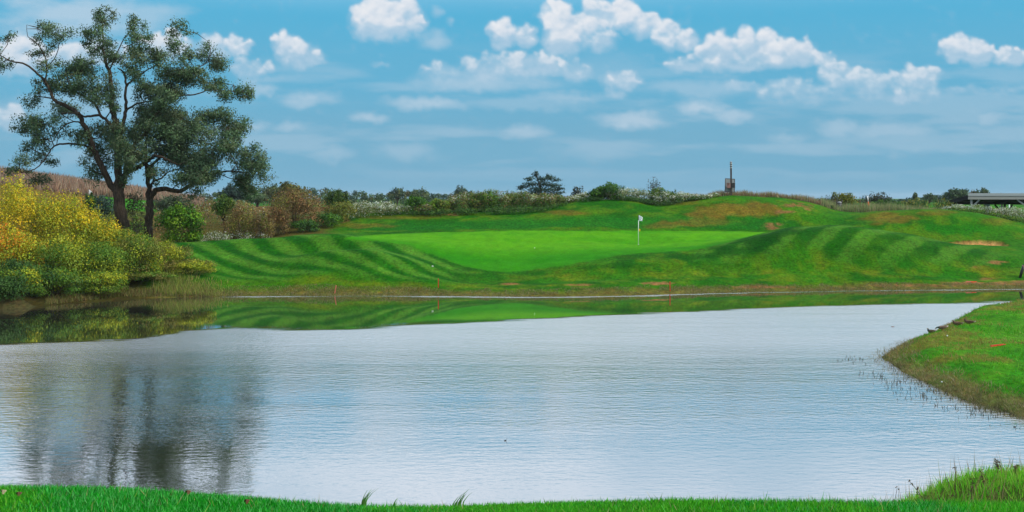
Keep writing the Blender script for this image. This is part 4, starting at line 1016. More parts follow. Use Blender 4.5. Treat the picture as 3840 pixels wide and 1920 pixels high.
weed_bank('brush','reddish and green brush on the rise behind the scrub','brush',[(560,770,130),(700,752,135),(800,750,136),(900,752,136),(1000,760,130)],BRN+P_RUS+LOWG,BRN,7000,.16,depth=8,blob_px=34)

def grass_patch(name, label, cat, pts, h, w, lean, cols, jit=.3, fade=None):
    x, y = pts; z = ground_zv(x, y); n = len(x)
    keep = dist_v(x, y) > -.6
    x, y, z = x[keep], y[keep], np.maximum(z[keep], -.05); n = len(x)
    hh = h * (.45 + .9 * rng.random(n)) * (.5 + fbm(x * .9, y * .9, 123))
    if fade: hh = hh * (1.1 - .85 * np.clip((CX + F * x / y - fade[0]) / (fade[1] - fade[0]), 0, 1))
    cc = np.asarray(cols, float)[rng.integers(0, len(cols), n)]
    V, Fc, Cc = blades(x, y, z - .01, hh, np.full(n, w) * (.6 + .8 * rng.random(n)), lean * (.2 + rng.random(n)), jitter(cc, n, jit))
    return tag(obj(name, mesh_np(name, V, Fc, Cc, M_GRASS)), label, cat, 'stuff')
def strip(px0, px1, v0, v1, n):
    q = rng.uniform(px0, px1, n); v = rng.uniform(v0, v1, n); D = DW(q, v)
    return (q - CX) / F * D, D
def taper(px0, px1, v0, v1, n):
    q = px0 + (px1 - px0) * rng.beta(2.2, 2.8, n); v = v0 + (v1 - v0) * rng.beta(1.0, 1.8, n); D = DW(q, v)
    return (q - CX) / F * D, D
grass_patch('tall_grass','brown tall grass along the crest around the solar pole','grass',strip(2560,3090,112.5,115,5000),.42,.05,.5,[(.30,.19,.10),(.24,.18,.09),(.20,.23,.08),(.36,.28,.17)])
grass_patch('tall_grass','pale green tall grass round the orange and white pole','grass',strip(3080,3560,112,119,11000),.62,.05,.3,[(.20,.27,.09),(.28,.30,.13),(.15,.22,.08),(.34,.29,.15)])
grass_patch('reeds','brown reeds covering the far hill on the left','reeds',strip(-350,760,148,182,30000),.75,.14,.4,[(.27,.16,.10),(.32,.21,.14),(.22,.15,.10),(.33,.26,.18)])
def margin(n):
    x, y = strip(560, 3900, 66.1, 69.0, n * 2); d = dist_v(x, y)
    k = (d < .5 + 2.4 * fbm(x * .35, y * .35, 88) ** 2 * 2) & (fbm(x * 1.1, y * 1.1, 89) > .36); return x[k], y[k]
grass_patch('tall_grass','dead brownish grass along the far waterline','grass',margin(16000),.085,.03,1.0,[(.22,.19,.08),(.17,.18,.05),(.27,.23,.12),(.12,.18,.03)])
grass_patch('tall_grass','ragged tall weeds at the waterline below the autumn shrubs','grass',strip(170,800,65.9,67.6,4200),.22,.035,.6,[(.16,.17,.04),(.12,.15,.035),(.22,.18,.06),(.18,.12,.05)])
grass_patch('tall_grass','wispy olive weeds between the shrubs and the mown bank','grass',taper(560,890,66.3,70.2,3000),.42,.03,.5,[(.24,.32,.05),(.18,.27,.05),(.32,.31,.07),(.27,.20,.08)], fade=(640, 880))

# peninsula turf: short tufts, dead sedge at the margin, reeds standing in the water
n = 60000; x = rng.uniform(11.5, 30, n); y = rng.uniform(27, 57, n); dd = dist_v(x, y)
k = (dd > .15); x, y, dd = x[k], y[k], dd[k]
pt = fbm(x * .7, y * .7, 31); dry = (pt + rng.normal(size=len(x)) * .05 > .58) | (dd < .45 + .5 * rng.random(len(x)))
lush = fbm(x * 1.1, y * 1.1, 63) > .52
grass_patch('turf_grass','short green turf tufts on the right-hand spit','grass',(x[~dry & ~lush], y[~dry & ~lush]),.055,.022,.8,[(.07,.28,.010),(.11,.32,.014),(.05,.22,.010)])
grass_patch('turf_grass','longer green grass clumps on the right-hand spit','grass',(x[~dry & lush], y[~dry & lush]),.12,.025,.6,[(.04,.30,.010),(.07,.34,.012),(.10,.28,.012)])
grass_patch('turf_grass','yellowed dry grass on the right-hand spit','grass',(x[dry], y[dry]),.10,.022,1.0,[(.28,.21,.05),(.21,.20,.045),(.16,.21,.03),(.30,.18,.07)])
def shore_scatter(n, lo, hi, y0=24, y1=47):
    out = []
    i = rng.integers(0, len(SX), n * 6); t = rng.random(n * 6); j = (i + 1) % len(SX)
    x = SX[i] * (1 - t) + SX[j] * t + rng.normal(size=n * 6) * hi; y = SY[i] * (1 - t) + SY[j] * t + rng.normal(size=n * 6) * hi
    d = dist_v(x, y); k = (x > 8) & (y > y0) & (y < y1) & (d > lo) & (d < hi); return x[k], y[k]
sx_, sy_ = shore_scatter(9000, -.5, .9, 26, 47)
grass_patch('tall_grass','matted dead sedge along the margin of the right-hand spit','grass',(sx_, sy_),.11,.02,1.2,[(.24,.20,.09),(.18,.16,.07),(.30,.25,.14),(.15,.18,.045)])
def emergent():
    i = rng.integers(0, len(SX), 20000); t = rng.random(20000); j = (i + 1) % len(SX)
    x = SX[i] * (1 - t) + SX[j] * t + rng.normal(size=20000) * .8; y = SY[i] * (1 - t) + SY[j] * t + rng.normal(size=20000) * .8
    d = dist_v(x, y); cl_ = fbm(x * 1.3, y * 1.3, 71, 3)
    k = (x > 8) & (y > 26) & (y < 41) & (d < .05) & (d > -1.9) & (cl_ > .5); x, y = x[k][:900], y[k][:900]
    n = len(x); hh = .06 + .10 * rng.random(n)
    V, Fc, Cc = blades(x, y, np.full(n, -.03), hh, np.full(n, .022), .2 + .7 * rng.random(n), jitter([(.06,.055,.025)], n, .4))
    tag(obj('reeds', mesh_np('reeds', V, Fc, Cc, M_GRASS)), 'thin dark reed stubble standing in the water round the spit', 'reeds', 'stuff')
emergent()

# tee turf and the rough bank in the right foreground
n = 190000; x = rng.uniform(-4.2, 4.2, n); y = rng.uniform(5.2, 7.15, n)
te = np.interp(x, teeX, teeD); k = y < te + .35; x, y = x[k], y[k]
ty_ = fbm(x * 1.4, y * 1.4, 61)
k = ty_ + rng.normal(size=len(x)) * .05 > .55
TG = [(.006,.26,.008),(.012,.32,.012),(.004,.19,.008),(.05,.42,.06),(.10,.40,.10)]
grass_patch('tee_grass','dense short-mown green grass of the tee in the foreground','grass',(x[~k], y[~k]),.030,.0065,.7,TG,.35)
grass_patch('tee_grass','yellower short-mown patches in the foreground tee grass','grass',(x[k], y[k]),.030,.0065,.7,[(.06,.36,.010),(.10,.42,.02),(.03,.29,.010)],.35)
n = 5000; x = rng.uniform(-4.2, 4.2, n); y = rng.uniform(5.2, 7.0, n); te = np.interp(x, teeX, teeD); k = y < te + .3
grass_patch('tee_grass','longer stray blades standing out of the foreground tee grass','grass',(x[k], y[k]),.048,.006,.8,[(.03,.34,.02),(.10,.42,.06),(.20,.36,.05),(.30,.28,.12)],.3)
n = 30000; x = rng.uniform(4.0, 9.5, n); y = rng.uniform(10.5, 18.5, n); k = rng.random(n) < sstep(4.0, 6.4, x) ; x, y = x[k], y[k]
grass_patch('bank_grass','long bright green grass on the bank in the lower right corner','grass',(x, y),.13,.014,.6,[(.14,.52,.02),(.22,.56,.03),(.09,.42,.015),(.30,.48,.07)])
n = 1300; x = rng.uniform(4.0, 9.0, n); y = rng.uniform(12, 18.0, n)
grass_patch('bank_grass','dry straw stalks standing over the bank in the lower right','grass',(x, y),.30,.010,.45,[(.34,.26,.12),(.26,.21,.10),(.27,.28,.08)])
def weed_stalk(label, px, top, D, leafy, lean):
    x = ground_point(px, D); gz = ground_z(x, D); H = zpix(top, D) - gz
    root = empty('weed_stalk', (x, D, gz), label, 'weed')
    P = [Vector((lean * H * t * t, 0, H * t)) for t in (0, .3, .6, .85, 1)]
    MB().tube(P, [.006, .005, .004, .003, .002], 4).build('stem', M_TWIG, root)
    cs, rs = [], []
    for t in np.linspace(.45, 1, leafy):
        cs.append((lean * H * t * t + rng.uniform(-.02, .02), rng.uniform(-.02, .02), H * t)); rs.append((.03, .03, .015))
    V, Fc, Cc = leaf_cloud(cs, rs, [5] * len(cs), .03, [[(.13,.10,.05),(.09,.08,.03)]] * len(cs))
    tag(obj('seed_head', mesh_np('seed_head', V, Fc, Cc, M_LEAF), root), kind='stuff')
for (lb, px, top, D, lf, le) in [('tall seed-headed weed stalk at the lower right, topmost of the stalks',3742,1725,14.5,14,-.05),('bent weed stalk leaning left over the water at the lower right',3515,1800,13.5,9,-.45),
  ('thin upright weed stalk left of the topmost one',3690,1765,14.2,4,-.2),('weed stalk with a brown curled head at the lower right',3642,1795,13.6,5,.05),('dark seedy weed at the right frame edge above the bank',3805,1745,14.0,16,.1),
  ('small dry weed stalk at the left end of the lower right bank',3320,1830,12.6,6,.1),('thin pale stalk standing alone right of the bent one',3580,1755,13.9,2,.03)]:
    weed_stalk(lb, px, top, D, lf, le)
def grass_tuft(label, px, top, n, H, spread, lean):
    D = float(np.interp(px, TEE_PX, teeD)) + .25; x = ground_point(px, D); gz = ground_z(x, D)
    H = zpix(top, D) - gz
    root = empty('grass_tuft', (x, D, gz), label, 'grass tuft')
    mb_v, mb_f = [], []
    for i in range(n):
        h = H * rng.uniform(.55, 1.0); l = lean * rng.uniform(.5, 1.4) + rng.uniform(-.08, .08); b0 = rng.uniform(-spread, spread); w = .0045
        prev = None
        for t in (0, .35, .7, 1.0):
            c = (b0 + l * h * t ** 1.8, rng.uniform(-.005, .005), h * t * (1 - .12 * t * abs(l))); ww = w * (1 - t * .85)
            i0 = len(mb_v); mb_v += [(c[0] - ww, c[1], c[2]), (c[0] + ww, c[1] + .002, c[2])]
            if prev is not None: mb_f.append((prev, prev + 1, i0 + 1, i0))
            prev = i0
    V = np.array(mb_v); cc = jitter([(.10,.26,.05)], len(V), .3)
    obj('blade', mesh_np('blade', V, np.array(mb_f), cc, M_GRASS), root)
grass_tuft('wispy grass tuft at the tee edge, left one of the three',1362,1824,7,.3,.01,.5)
grass_tuft('short wispy grass tuft at the tee edge, middle one of the three',1480,1862,3,.15,.01,.3)
grass_tuft('wispy two-pronged grass tuft at the tee edge, right one of the three',1715,1822,9,.3,.03,.55)

# ------------------------------------------------------------------ placing by photo pixel: the first ground the ray meets
def hit(px, py, d0=3.0, d1=140.0):
    D = np.arange(d0, d1, .05); x = (px - CX) / F * D; zr = CAMH - (py - HZ) / F * D
    g = ground_zv(x, D); k = np.nonzero(g >= zr)[0]
    D = float(D[k[0]]) if len(k) else d1
    x = ground_point(px, D); return x, D, ground_z(x, D)

# ------------------------------------------------------------------ flagstick on the green
M_WHITE = plain('white_paint', (.80, .80, .78), .45, .4, .06)
M_RED = plain('red_stake_paint', (.62, .03, .015), .6, .3, .35, 20)
M_ROSE = plain('faded_red_paint', (.60, .16, .12), .7, .2, .25, 20)
M_STEEL = plain('grey_steel', (.30, .30, .30), .5, .4, .15, 8)
M_POST = plain('weathered_post', (.075, .060, .055), .8, .2, .35, 5)
M_BLACK = plain('black_plastic', (.012, .012, .014), .45, .4, .3, 8)
M_YELLOW = plain('yellow_cloth', (.72, .50, .01), .8, .1, .12)
def cloth(name, mat, parent, hoist, fly, droop, seed, nx=10, ny=8, marks=None):
    """hanging flag: hoist on the pole, fly drooping; real thickness by Solidify"""
    v, f = [], []
    for i in range(nx + 1):
        t = i / nx
        for j in range(ny + 1):
            u = j / ny
            x = fly * t * (.85 + .15 * (1 - u)); z = -hoist * u * (1 - .35 * t) - droop * t * (.55 + .45 * t)
            y = .045 * math.sin(t * 7 + u * 2.5 + seed) * t
            v.append((x, y, z))
    for i in range(nx):
        for j in range(ny):
            a = i * (ny + 1) + j; f.append((a, a + ny + 1, a + ny + 2, a + 1))
    me = bpy.data.meshes.new(name); me.from_pydata(v, [], f); me.update()
    for p in me.polygons: p.use_smooth = True
    me.materials.append(mat); o = obj(name, me, parent)
    m = o.modifiers.new('thick', 'SOLIDIFY'); m.thickness = .006
    return o
def printed_cloth():
    m, N, L, b = new_mat('printed_flag', .8, .1)
    t = N.new('ShaderNodeTexCoord'); n = N.new('ShaderNodeTexNoise'); n.inputs['Scale'].default_value = 9; n.inputs['Detail'].default_value = 1
    L.new(t.outputs['Object'], n.inputs['Vector'])
    r = N.new('ShaderNodeValToRGB'); r.color_ramp.elements[0].position = .56; r.color_ramp.elements[0].color = (.75,.75,.80,1); r.color_ramp.elements[1].position = .60; r.color_ramp.elements[1].color = (.10,.10,.22,1)
    L.new(n.outputs[0], r.inputs[0]); L.new(r.outputs[0], b.inputs['Base Color']); return m
x, D, z = hit(2394, 918)
k = D / F
fl = empty('flagstick', (x, D, z), 'white flagstick with a drooping white flag and small yellow pennant on the green', 'flagstick')
H = zpix(806, D) - z
MB().tube([(0,0,-.1),(0,0,H*.5),(.01,0,H-.36)],[.021,.020,.018],8).build('pole', M_WHITE, fl, smooth=True)
MB().tube([(.01,0,H-.36),(.012,0,H)],[.017,.015],8).build('pole_top', M_BLACK, fl, smooth=True)
o = cloth('flag', printed_cloth(), fl, .40, .27, .16, .4); o.location = (.026, 0, H - .02)
o = cloth('pennant', M_YELLOW, fl, .20, .11, .06, 1.7, 6, 5); o.location = (.02, 0, H - .93)
MB().tube([(0,0,0),(0,0,.012)],[.054,.054],14).build('hole_cup', M_WHITE, fl)
# another flag far off on the hill
x2, D2 = ground_point(334, B(334, 140)), B(334, 140); z2 = ground_z(x2, D2)
f2 = empty('flagstick', (x2, D2, z2), 'far white flag on its stick below the brown hill, above the yellow shrubs', 'flagstick')
H2 = zpix(711, D2) - z2
MB().tube([(0,0,-.1),(0,0,H2)],[.02,.018],6).build('pole', M_WHITE, f2)
o = cloth('flag', M_WHITE, f2, .34, .26, .2, .9); o.location = (.02, 0, H2 - .02)

# ------------------------------------------------------------------ pole with solar panel on the mound
D = B(2742, 112.3); x = ground_point(2742, D); z = ground_z(x, D); k = D / F
sp_ = empty('solar_pole', (x, D, z), 'brown pole with metal-ringed top, solar panel and equipment box on the mound', 'pole')
Hp = zpix(608, D) - z
MB().bar((0,0,-.2),(-.02,0,Hp-.02),.125,.125).build('post', M_POST, sp_)
MB().tube([(-.02,0,Hp-.02),(-.02,0,Hp+.03),(-.02,0,Hp+.05)],[.09,.08,.02],10).build('cap', M_STEEL, sp_)
for zz in (612.5, 620.5, 629): MB().tube([(-.02,0,zpix(zz,D)-z-.03),(-.02,0,zpix(zz,D)-z+.03)],[.098,.098],12).build('ring', plain('ring_metal', (.55,.53,.50), .4, .5, .1), sp_)
zc = zpix(695, D) - z
M_PANEL = plain('panel_back', (.20, .22, .21), .5, .4, .12, 4)
pnl = bpy.data.objects.new('solar_panel', None)
mbp = MB(); mbp.box(-.36, .36, -.018, .018, -.52, .52)
pan = mbp.build('solar_panel', M_PANEL, sp_, (-.05, .30, zc)); pan.rotation_euler = (math.radians(-14), math.radians(3.5), 0)
for (a_, b_) in (((-.38,-.54),(.38,-.54)),((.38,-.54),(.38,.54)),((.38,.54),(-.38,.54)),((-.38,.54),(-.38,-.54))):
    MB().bar((a_[0],0,a_[1]),(b_[0],0,b_[1]),.045,.05).build('panel_frame', M_POST, pan)
bpy.data.objects.remove(pnl)
M_PINK = plain('faded_box_paint', (.30, .155, .14), .7, .2, .2, 6)
bxm = MB(); bxm.box(-.34, -.075, -.12, .16, zc - .21, zc + .20); bo = bxm.build('equipment_box', M_PINK, sp_)
MB().tube([(-.25,-.14,zc+.10),(-.25,-.10,zc+.10)],[.035,.035],10).build('hole', M_BLACK, bo)
MB().box(-.36, -.07, -.14, .17, zc+.20, zc+.225).build('lid', M_STEEL, bo)
b2 = MB().box(.075, .30, -.10, .16, zc - .20, zc + .19).build('box_dark_side', plain('box_dark_face', (.045,.040,.038), .6, .3), sp_)  # dark right face of the equipment box, built as its own block
MB().box(.07, .31, -.115, .17, zc+.19, zc+.215).build('lid', M_STEEL, b2)
MB().bar((-.05,.06,zc-.3),(-.05,.33,zc-.3),.05,.05,(0,0,1)).build('bracket', M_STEEL, sp_)

# ------------------------------------------------------------------ red stakes
def stake(label, px, py, top, lean, mat, w=.045, d0=60):
    x, D, z = hit(px, py, d0); H = zpix(top, D) - z
    root = empty('hazard_stake', (x, D, z), label, 'stake', 'red stakes along the pond')
    MB().bar((0,0,-.12),(lean*H,0,H),w,w).build('shaft', mat, root)
    t = Vector((lean*H,0,H)); u = Vector((lean,0,1)).normalized()
    MB().tube([tuple(t),tuple(t+u*.02)],[w*.66,w*.2],4).build('tip', mat, root)
stake('leaning red stake at the far waterline, left of the three', 1254, 1101, 1071, .22, M_ROSE)
stake('upright red stake on the far bank, middle of the three', 1644, 1079, 1046, 0, M_RED)
stake('upright bright red stake on the far bank, right of the three', 2513, 1092, 1057, -.02, M_RED)
def lying(label, px0, py0, px1, py1, mat, w, d0, tip=False):
    a = Vector(hit(px0, py0, d0)); b_ = Vector(hit(px1, py1, d0)); b_.y = a.y + .15
    b_.z = ground_z(b_.x, b_.y)
    root = empty('fallen_stake', tuple(a), label, 'stake'); up = Vector((0,0,w*.55))
    d = b_ - a
    MB().bar(tuple(up), tuple(d*.72+up), w, w, (0,0,1)).build('shaft', mat, root)
    MB().tube([tuple(d*.72+up), tuple(d+up)],[w*.6,w*.12],4).build('point', mat, root)
lying('red stake lying on the grass of the right-hand spit', 3716, 1301, 3780, 1298, M_RED, .05, 25)
lying('pinkish red stake lying at the edge of bare soil, left of the pair', 3622, 1058, 3638, 1053, M_ROSE, .05, 60)
lying('red stake lying at the edge of bare soil, right of the pair', 3642, 1059, 3657, 1055, M_RED, .05, 60)

# black pipe leaning at the right edge
x, D, z = hit(3824, 1042, 60); k = D / F
bp_ = empty('drain_pipe', (x, D, z), 'thick black pipe leaning out of the grass at the right edge with a pink band', 'pipe')
Hh = zpix(993, D) - z; dx = 16 * k
MB().tube([(-.02,0,-.15),(dx*.5,0,Hh*.5),(dx,0,Hh)],[.085,.085,.085],14).build('pipe', M_BLACK, bp_, smooth=True)
MB().tube([(dx*.86,0,Hh*.87),(dx*.92,0,Hh*.93)],[.089,.089],14).build('band', plain('pink_band', (.55,.20,.24), .6), bp_)

# ------------------------------------------------------------------ poles, bin and frames near the right skyline
def stick(name, label, cat, px, py, top, pxt, mats, w, v=None):
    D = B(px, v); x = ground_point(px, D); z = ground_z(x, D)
    H = zpix(top, D) - z; dx = (pxt - px) / F * D
    root = empty(name, (x, D, z), label, cat)
    n = len(mats)
    for i, (nm, m, f0, f1) in enumerate(mats):
        MB().tube([(dx*f0,0,H*f0 - (.1 if i == 0 else 0)),(dx*f1,0,H*f1)],[w,w],8).build(nm, m, root, smooth=True)
    return root
M_ORANGE = plain('orange_paint', (.62,.13,.03), .6, .3, .15)
M_RUST = plain('rusty_iron', (.14,.055,.03), .85, .2, .4, 14)
stick('marker_pole','leaning orange and white banded pole on the right skyline','pole',3261,794,735,3253,[('lower_band',M_WHITE,0,.28),('orange_band',M_ORANGE,.28,.66),('upper_band',M_WHITE,.66,1)],.05,114)
stick('fence_stake','tall thin rusty stake just left of the banded pole','stake',3226,795,738,3225,[('shaft',M_RUST,0,1)],.03,114.5)
stick('fence_stake','short rusty stake between the tall stake and the banded pole','stake',3236,798,763,3236,[('shaft',M_RUST,0,1)],.035,113.5)
stick('fence_stake','rusty stub left of the tall rusty stake','stake',3204,797,780,3205,[('shaft',M_RUST,0,1)],.05,113.2)
stick('fence_stake','thin dark stake at the left end of the row near the bin','stake',3097,772,742,3097,[('shaft',M_POST,0,1)],.025,114.5)
stick('fence_stake','thin dark stake left of the yellow-green tree on the skyline','stake',3077,765,745,3077,[('shaft',M_POST,0,1)],.02,114.2)
D = B(3148, 114.5); x = ground_point(3148, D); z = ground_z(x, D); zt = zpix(757, D) - z
tb = empty('litter_bin', (x, D, z), 'dark bin with a pale lid between two posts on the right skyline', 'bin')
MB().tube([(0,0,.02),(0,0,zt-.08)],[.16,.17],14).build('drum', plain('dark_bin', (.06,.065,.06), .6), tb, smooth=True)
MB().tube([(0,0,zt-.08),(0,0,zt-.02),(0,0,zt+.03)],[.185,.17,.06],14).build('lid', M_STEEL, tb, smooth=True)
for sx in (-.21, .21): MB().bar((sx,.05,-.1),(sx,.05,zpix(748,D)-z),.06,.06).build('post', M_POST, tb)
D = B(3293, 116); x = ground_point(3293, D); z = ground_z(x, D); zt = zpix(777, D) - z
gf = empty('green_frame', (x, D, z), 'small dark green metal frame standing in the grass right of the banded pole', 'frame')
for sx in (-.15, .15): MB().bar((sx,0,-.05),(sx,0,zt),.03,.03).build('upright', plain('green_metal', (.02,.10,.05), .5), gf)
MB().bar((-.165,0,zt+.012),(.165,0,zt+.012),.03,.03).build('crossbar', plain('green_metal', (.02,.10,.05), .5), gf)

# ------------------------------------------------------------------ open shelter at the right edge
D0 = B(3700, 122); D1 = D0 + 5.2; k0 = D0 / F
xl = ground_point(3630, D0); gz = ground_z(ground_point(3720, D0), D0 + 2)
sh = empty('open_shelter', (xl, D0, gz), 'open-sided grey shelter with flat roof, braced posts and dark ceiling', 'shelter')
M_FASC = plain('grey_fascia', (.30, .295, .27), .6, .3, .06, 3)
M_FASC2 = plain('grey_metal_edge', (.36, .38, .38), .5, .4, .06, 3)
M_CEIL = plain('dark_ceiling', (.020, .020, .022), .9, .1, .2, 4)
M_GPOST = plain('grey_post', (.26, .27, .27), .7, .2, .1, 5)
zf = lambda py, D=D0: zpix(py, D) - gz
W = 13.0; dd_ = D1 - D0
zb0, zb1 = zf(748), zpix(767, D1) - gz
MB().box(0.0, W, -.06, .0, zf(735), zf(724.5)).build('roof_edge', M_FASC2, sh)
MB().box(.02, W, -.03, .06, zb0, zf(736.5)).build('front_beam', M_FASC, sh)
ms = MB(); i = 0
a0, a1 = zf(733), zpix(757, D1) - gz
ms.v = [(0.03,.002,a0-.10),(W,.002,a0-.10),(W,dd_,a1),(0.03,dd_,a1),(0.03,.002,a0),(W,.002,a0),(W,dd_,a1+.1),(0.03,dd_,a1+.1)]
ms.f = [(0,3,2,1),(4,5,6,7),(0,1,5,4),(1,2,6,5),(2,3,7,6),(3,0,4,7)]
ms.build('roof_deck', M_CEIL, sh)
MB().box(.03, W, dd_ - .12, dd_ + .03, zb1, a1 - .004).build('rear_beam', M_CEIL, sh)
for xq in (.05, 4.4, 8.8):
    mr_ = MB(); mr_.v = [(xq,.07,zb0+.02),(xq+.12,.07,zb0+.02),(xq+.12,dd_-.13,zb1),(xq,dd_-.13,zb1),(xq,.07,a0-.11),(xq+.12,.07,a0-.11),(xq+.12,dd_-.13,a1-.01),(xq,dd_-.13,a1-.01)]
    mr_.f = [(0,3,2,1),(4,5,6,7),(0,1,5,4),(1,2,6,5),(2,3,7,6),(3,0,4,7)]; mr_.build('rafter', M_CEIL, sh)
px2x = lambda p: (p - 3630) * k0
p1, p2 = px2x(3645), px2x(3856)
for xx in (p1, p2, p2 + (p2 - p1)):
    MB().box(xx-.075, xx+.075, .07, .22, -.3, zb0 - .002).build('post', M_GPOST, sh)
    MB().box(xx-.075, xx+.075, dd_-.28, dd_-.13, -.3, zb1 - .002).build('rear_post', M_CEIL, sh)
for (xa, xb) in ((p1+.08, px2x(3675)), (p2-.08, px2x(3817)), (p2+.08, px2x(3886))):
    MB().bar((xa,.145,zf(775)),(xb,.145,zb0-.03),.12,.11).build('brace', M_GPOST, sh)
    MB().bar((xa,dd_-.2,zb1-.9),(xb,dd_-.2,zb1-.03),.12,.11).build('rear_brace', M_CEIL, sh)
# things under and behind the shelter
def at_v(px, D): x = ground_point(px, D); return x, D, ground_z(x, D)
x, D, z = at_v(3700, D0 + 2.5); zt = zpix(767, D) - z
bm = empty('ball_machine', (x, D, z), 'grey cabinet under the shelter with a white panel at its corner', 'cabinet')
MB().box(-.14,.22,-.2,.3,0,zt).build('body', M_STEEL, bm)
MB().box(-.16,.24,-.22,.32,zt,zt+.03).build('top', M_STEEL, bm)
x, D, z = at_v(3712, D0 + 1.2); zt = zpix(774.5, D) - z
sg = empty('white_board', (x, D, z), 'white slanted board standing before the grey cabinet under the shelter', 'board')
mbs = MB(); mbs.v = [(-.18,-.02,.1),(.30,-.02,.1),(.17,-.02,zt),(-.18,-.02,zt),(-.18,.02,.1),(.30,.02,.1),(.17,.02,zt),(-.18,.02,zt)]; mbs.f = [(0,1,2,3),(7,6,5,4),(0,4,5,1),(1,5,6,2),(2,6,7,3),(3,7,4,0)]
mbs.build('panel', M_WHITE, sg)
for sx in (-.14,.2): MB().bar((sx,.0,-.05),(sx,.0,.098),.04,.03).build('foot', M_STEEL, sg)
x, D, z = at_v(3757, D1 + 6); zt = zpix(764, D) - z
lp = empty('lamp_post', (x, D, z), 'short dark post carrying a flat disc behind the shelter', 'post')
MB().bar((0,0,-.1),(0,0,zt),.12,.12).build('post', M_POST, lp)
MB().tube([(0,0,zpix(776.5,D)-z),(0,0,zpix(774.5,D)-z),(0,0,zpix(773.5,D)-z)],[.26,.26,.1],14).build('disc', M_BLACK, lp)
x, D, z = at_v(3785, D1 + 9); zt = zpix(762, D) - z
wp = empty('white_pole', (x, D, z), 'thin white pole standing on the field seen under the shelter roof', 'pole')
MB().tube([(0,0,-.1),(0,0,zt)],[.055,.05],8).build('shaft', M_WHITE, wp, smooth=True)
MB().tube([(0,0,zt),(0,0,zt+.03)],[.06,.02],8).build('cap', M_WHITE, wp)

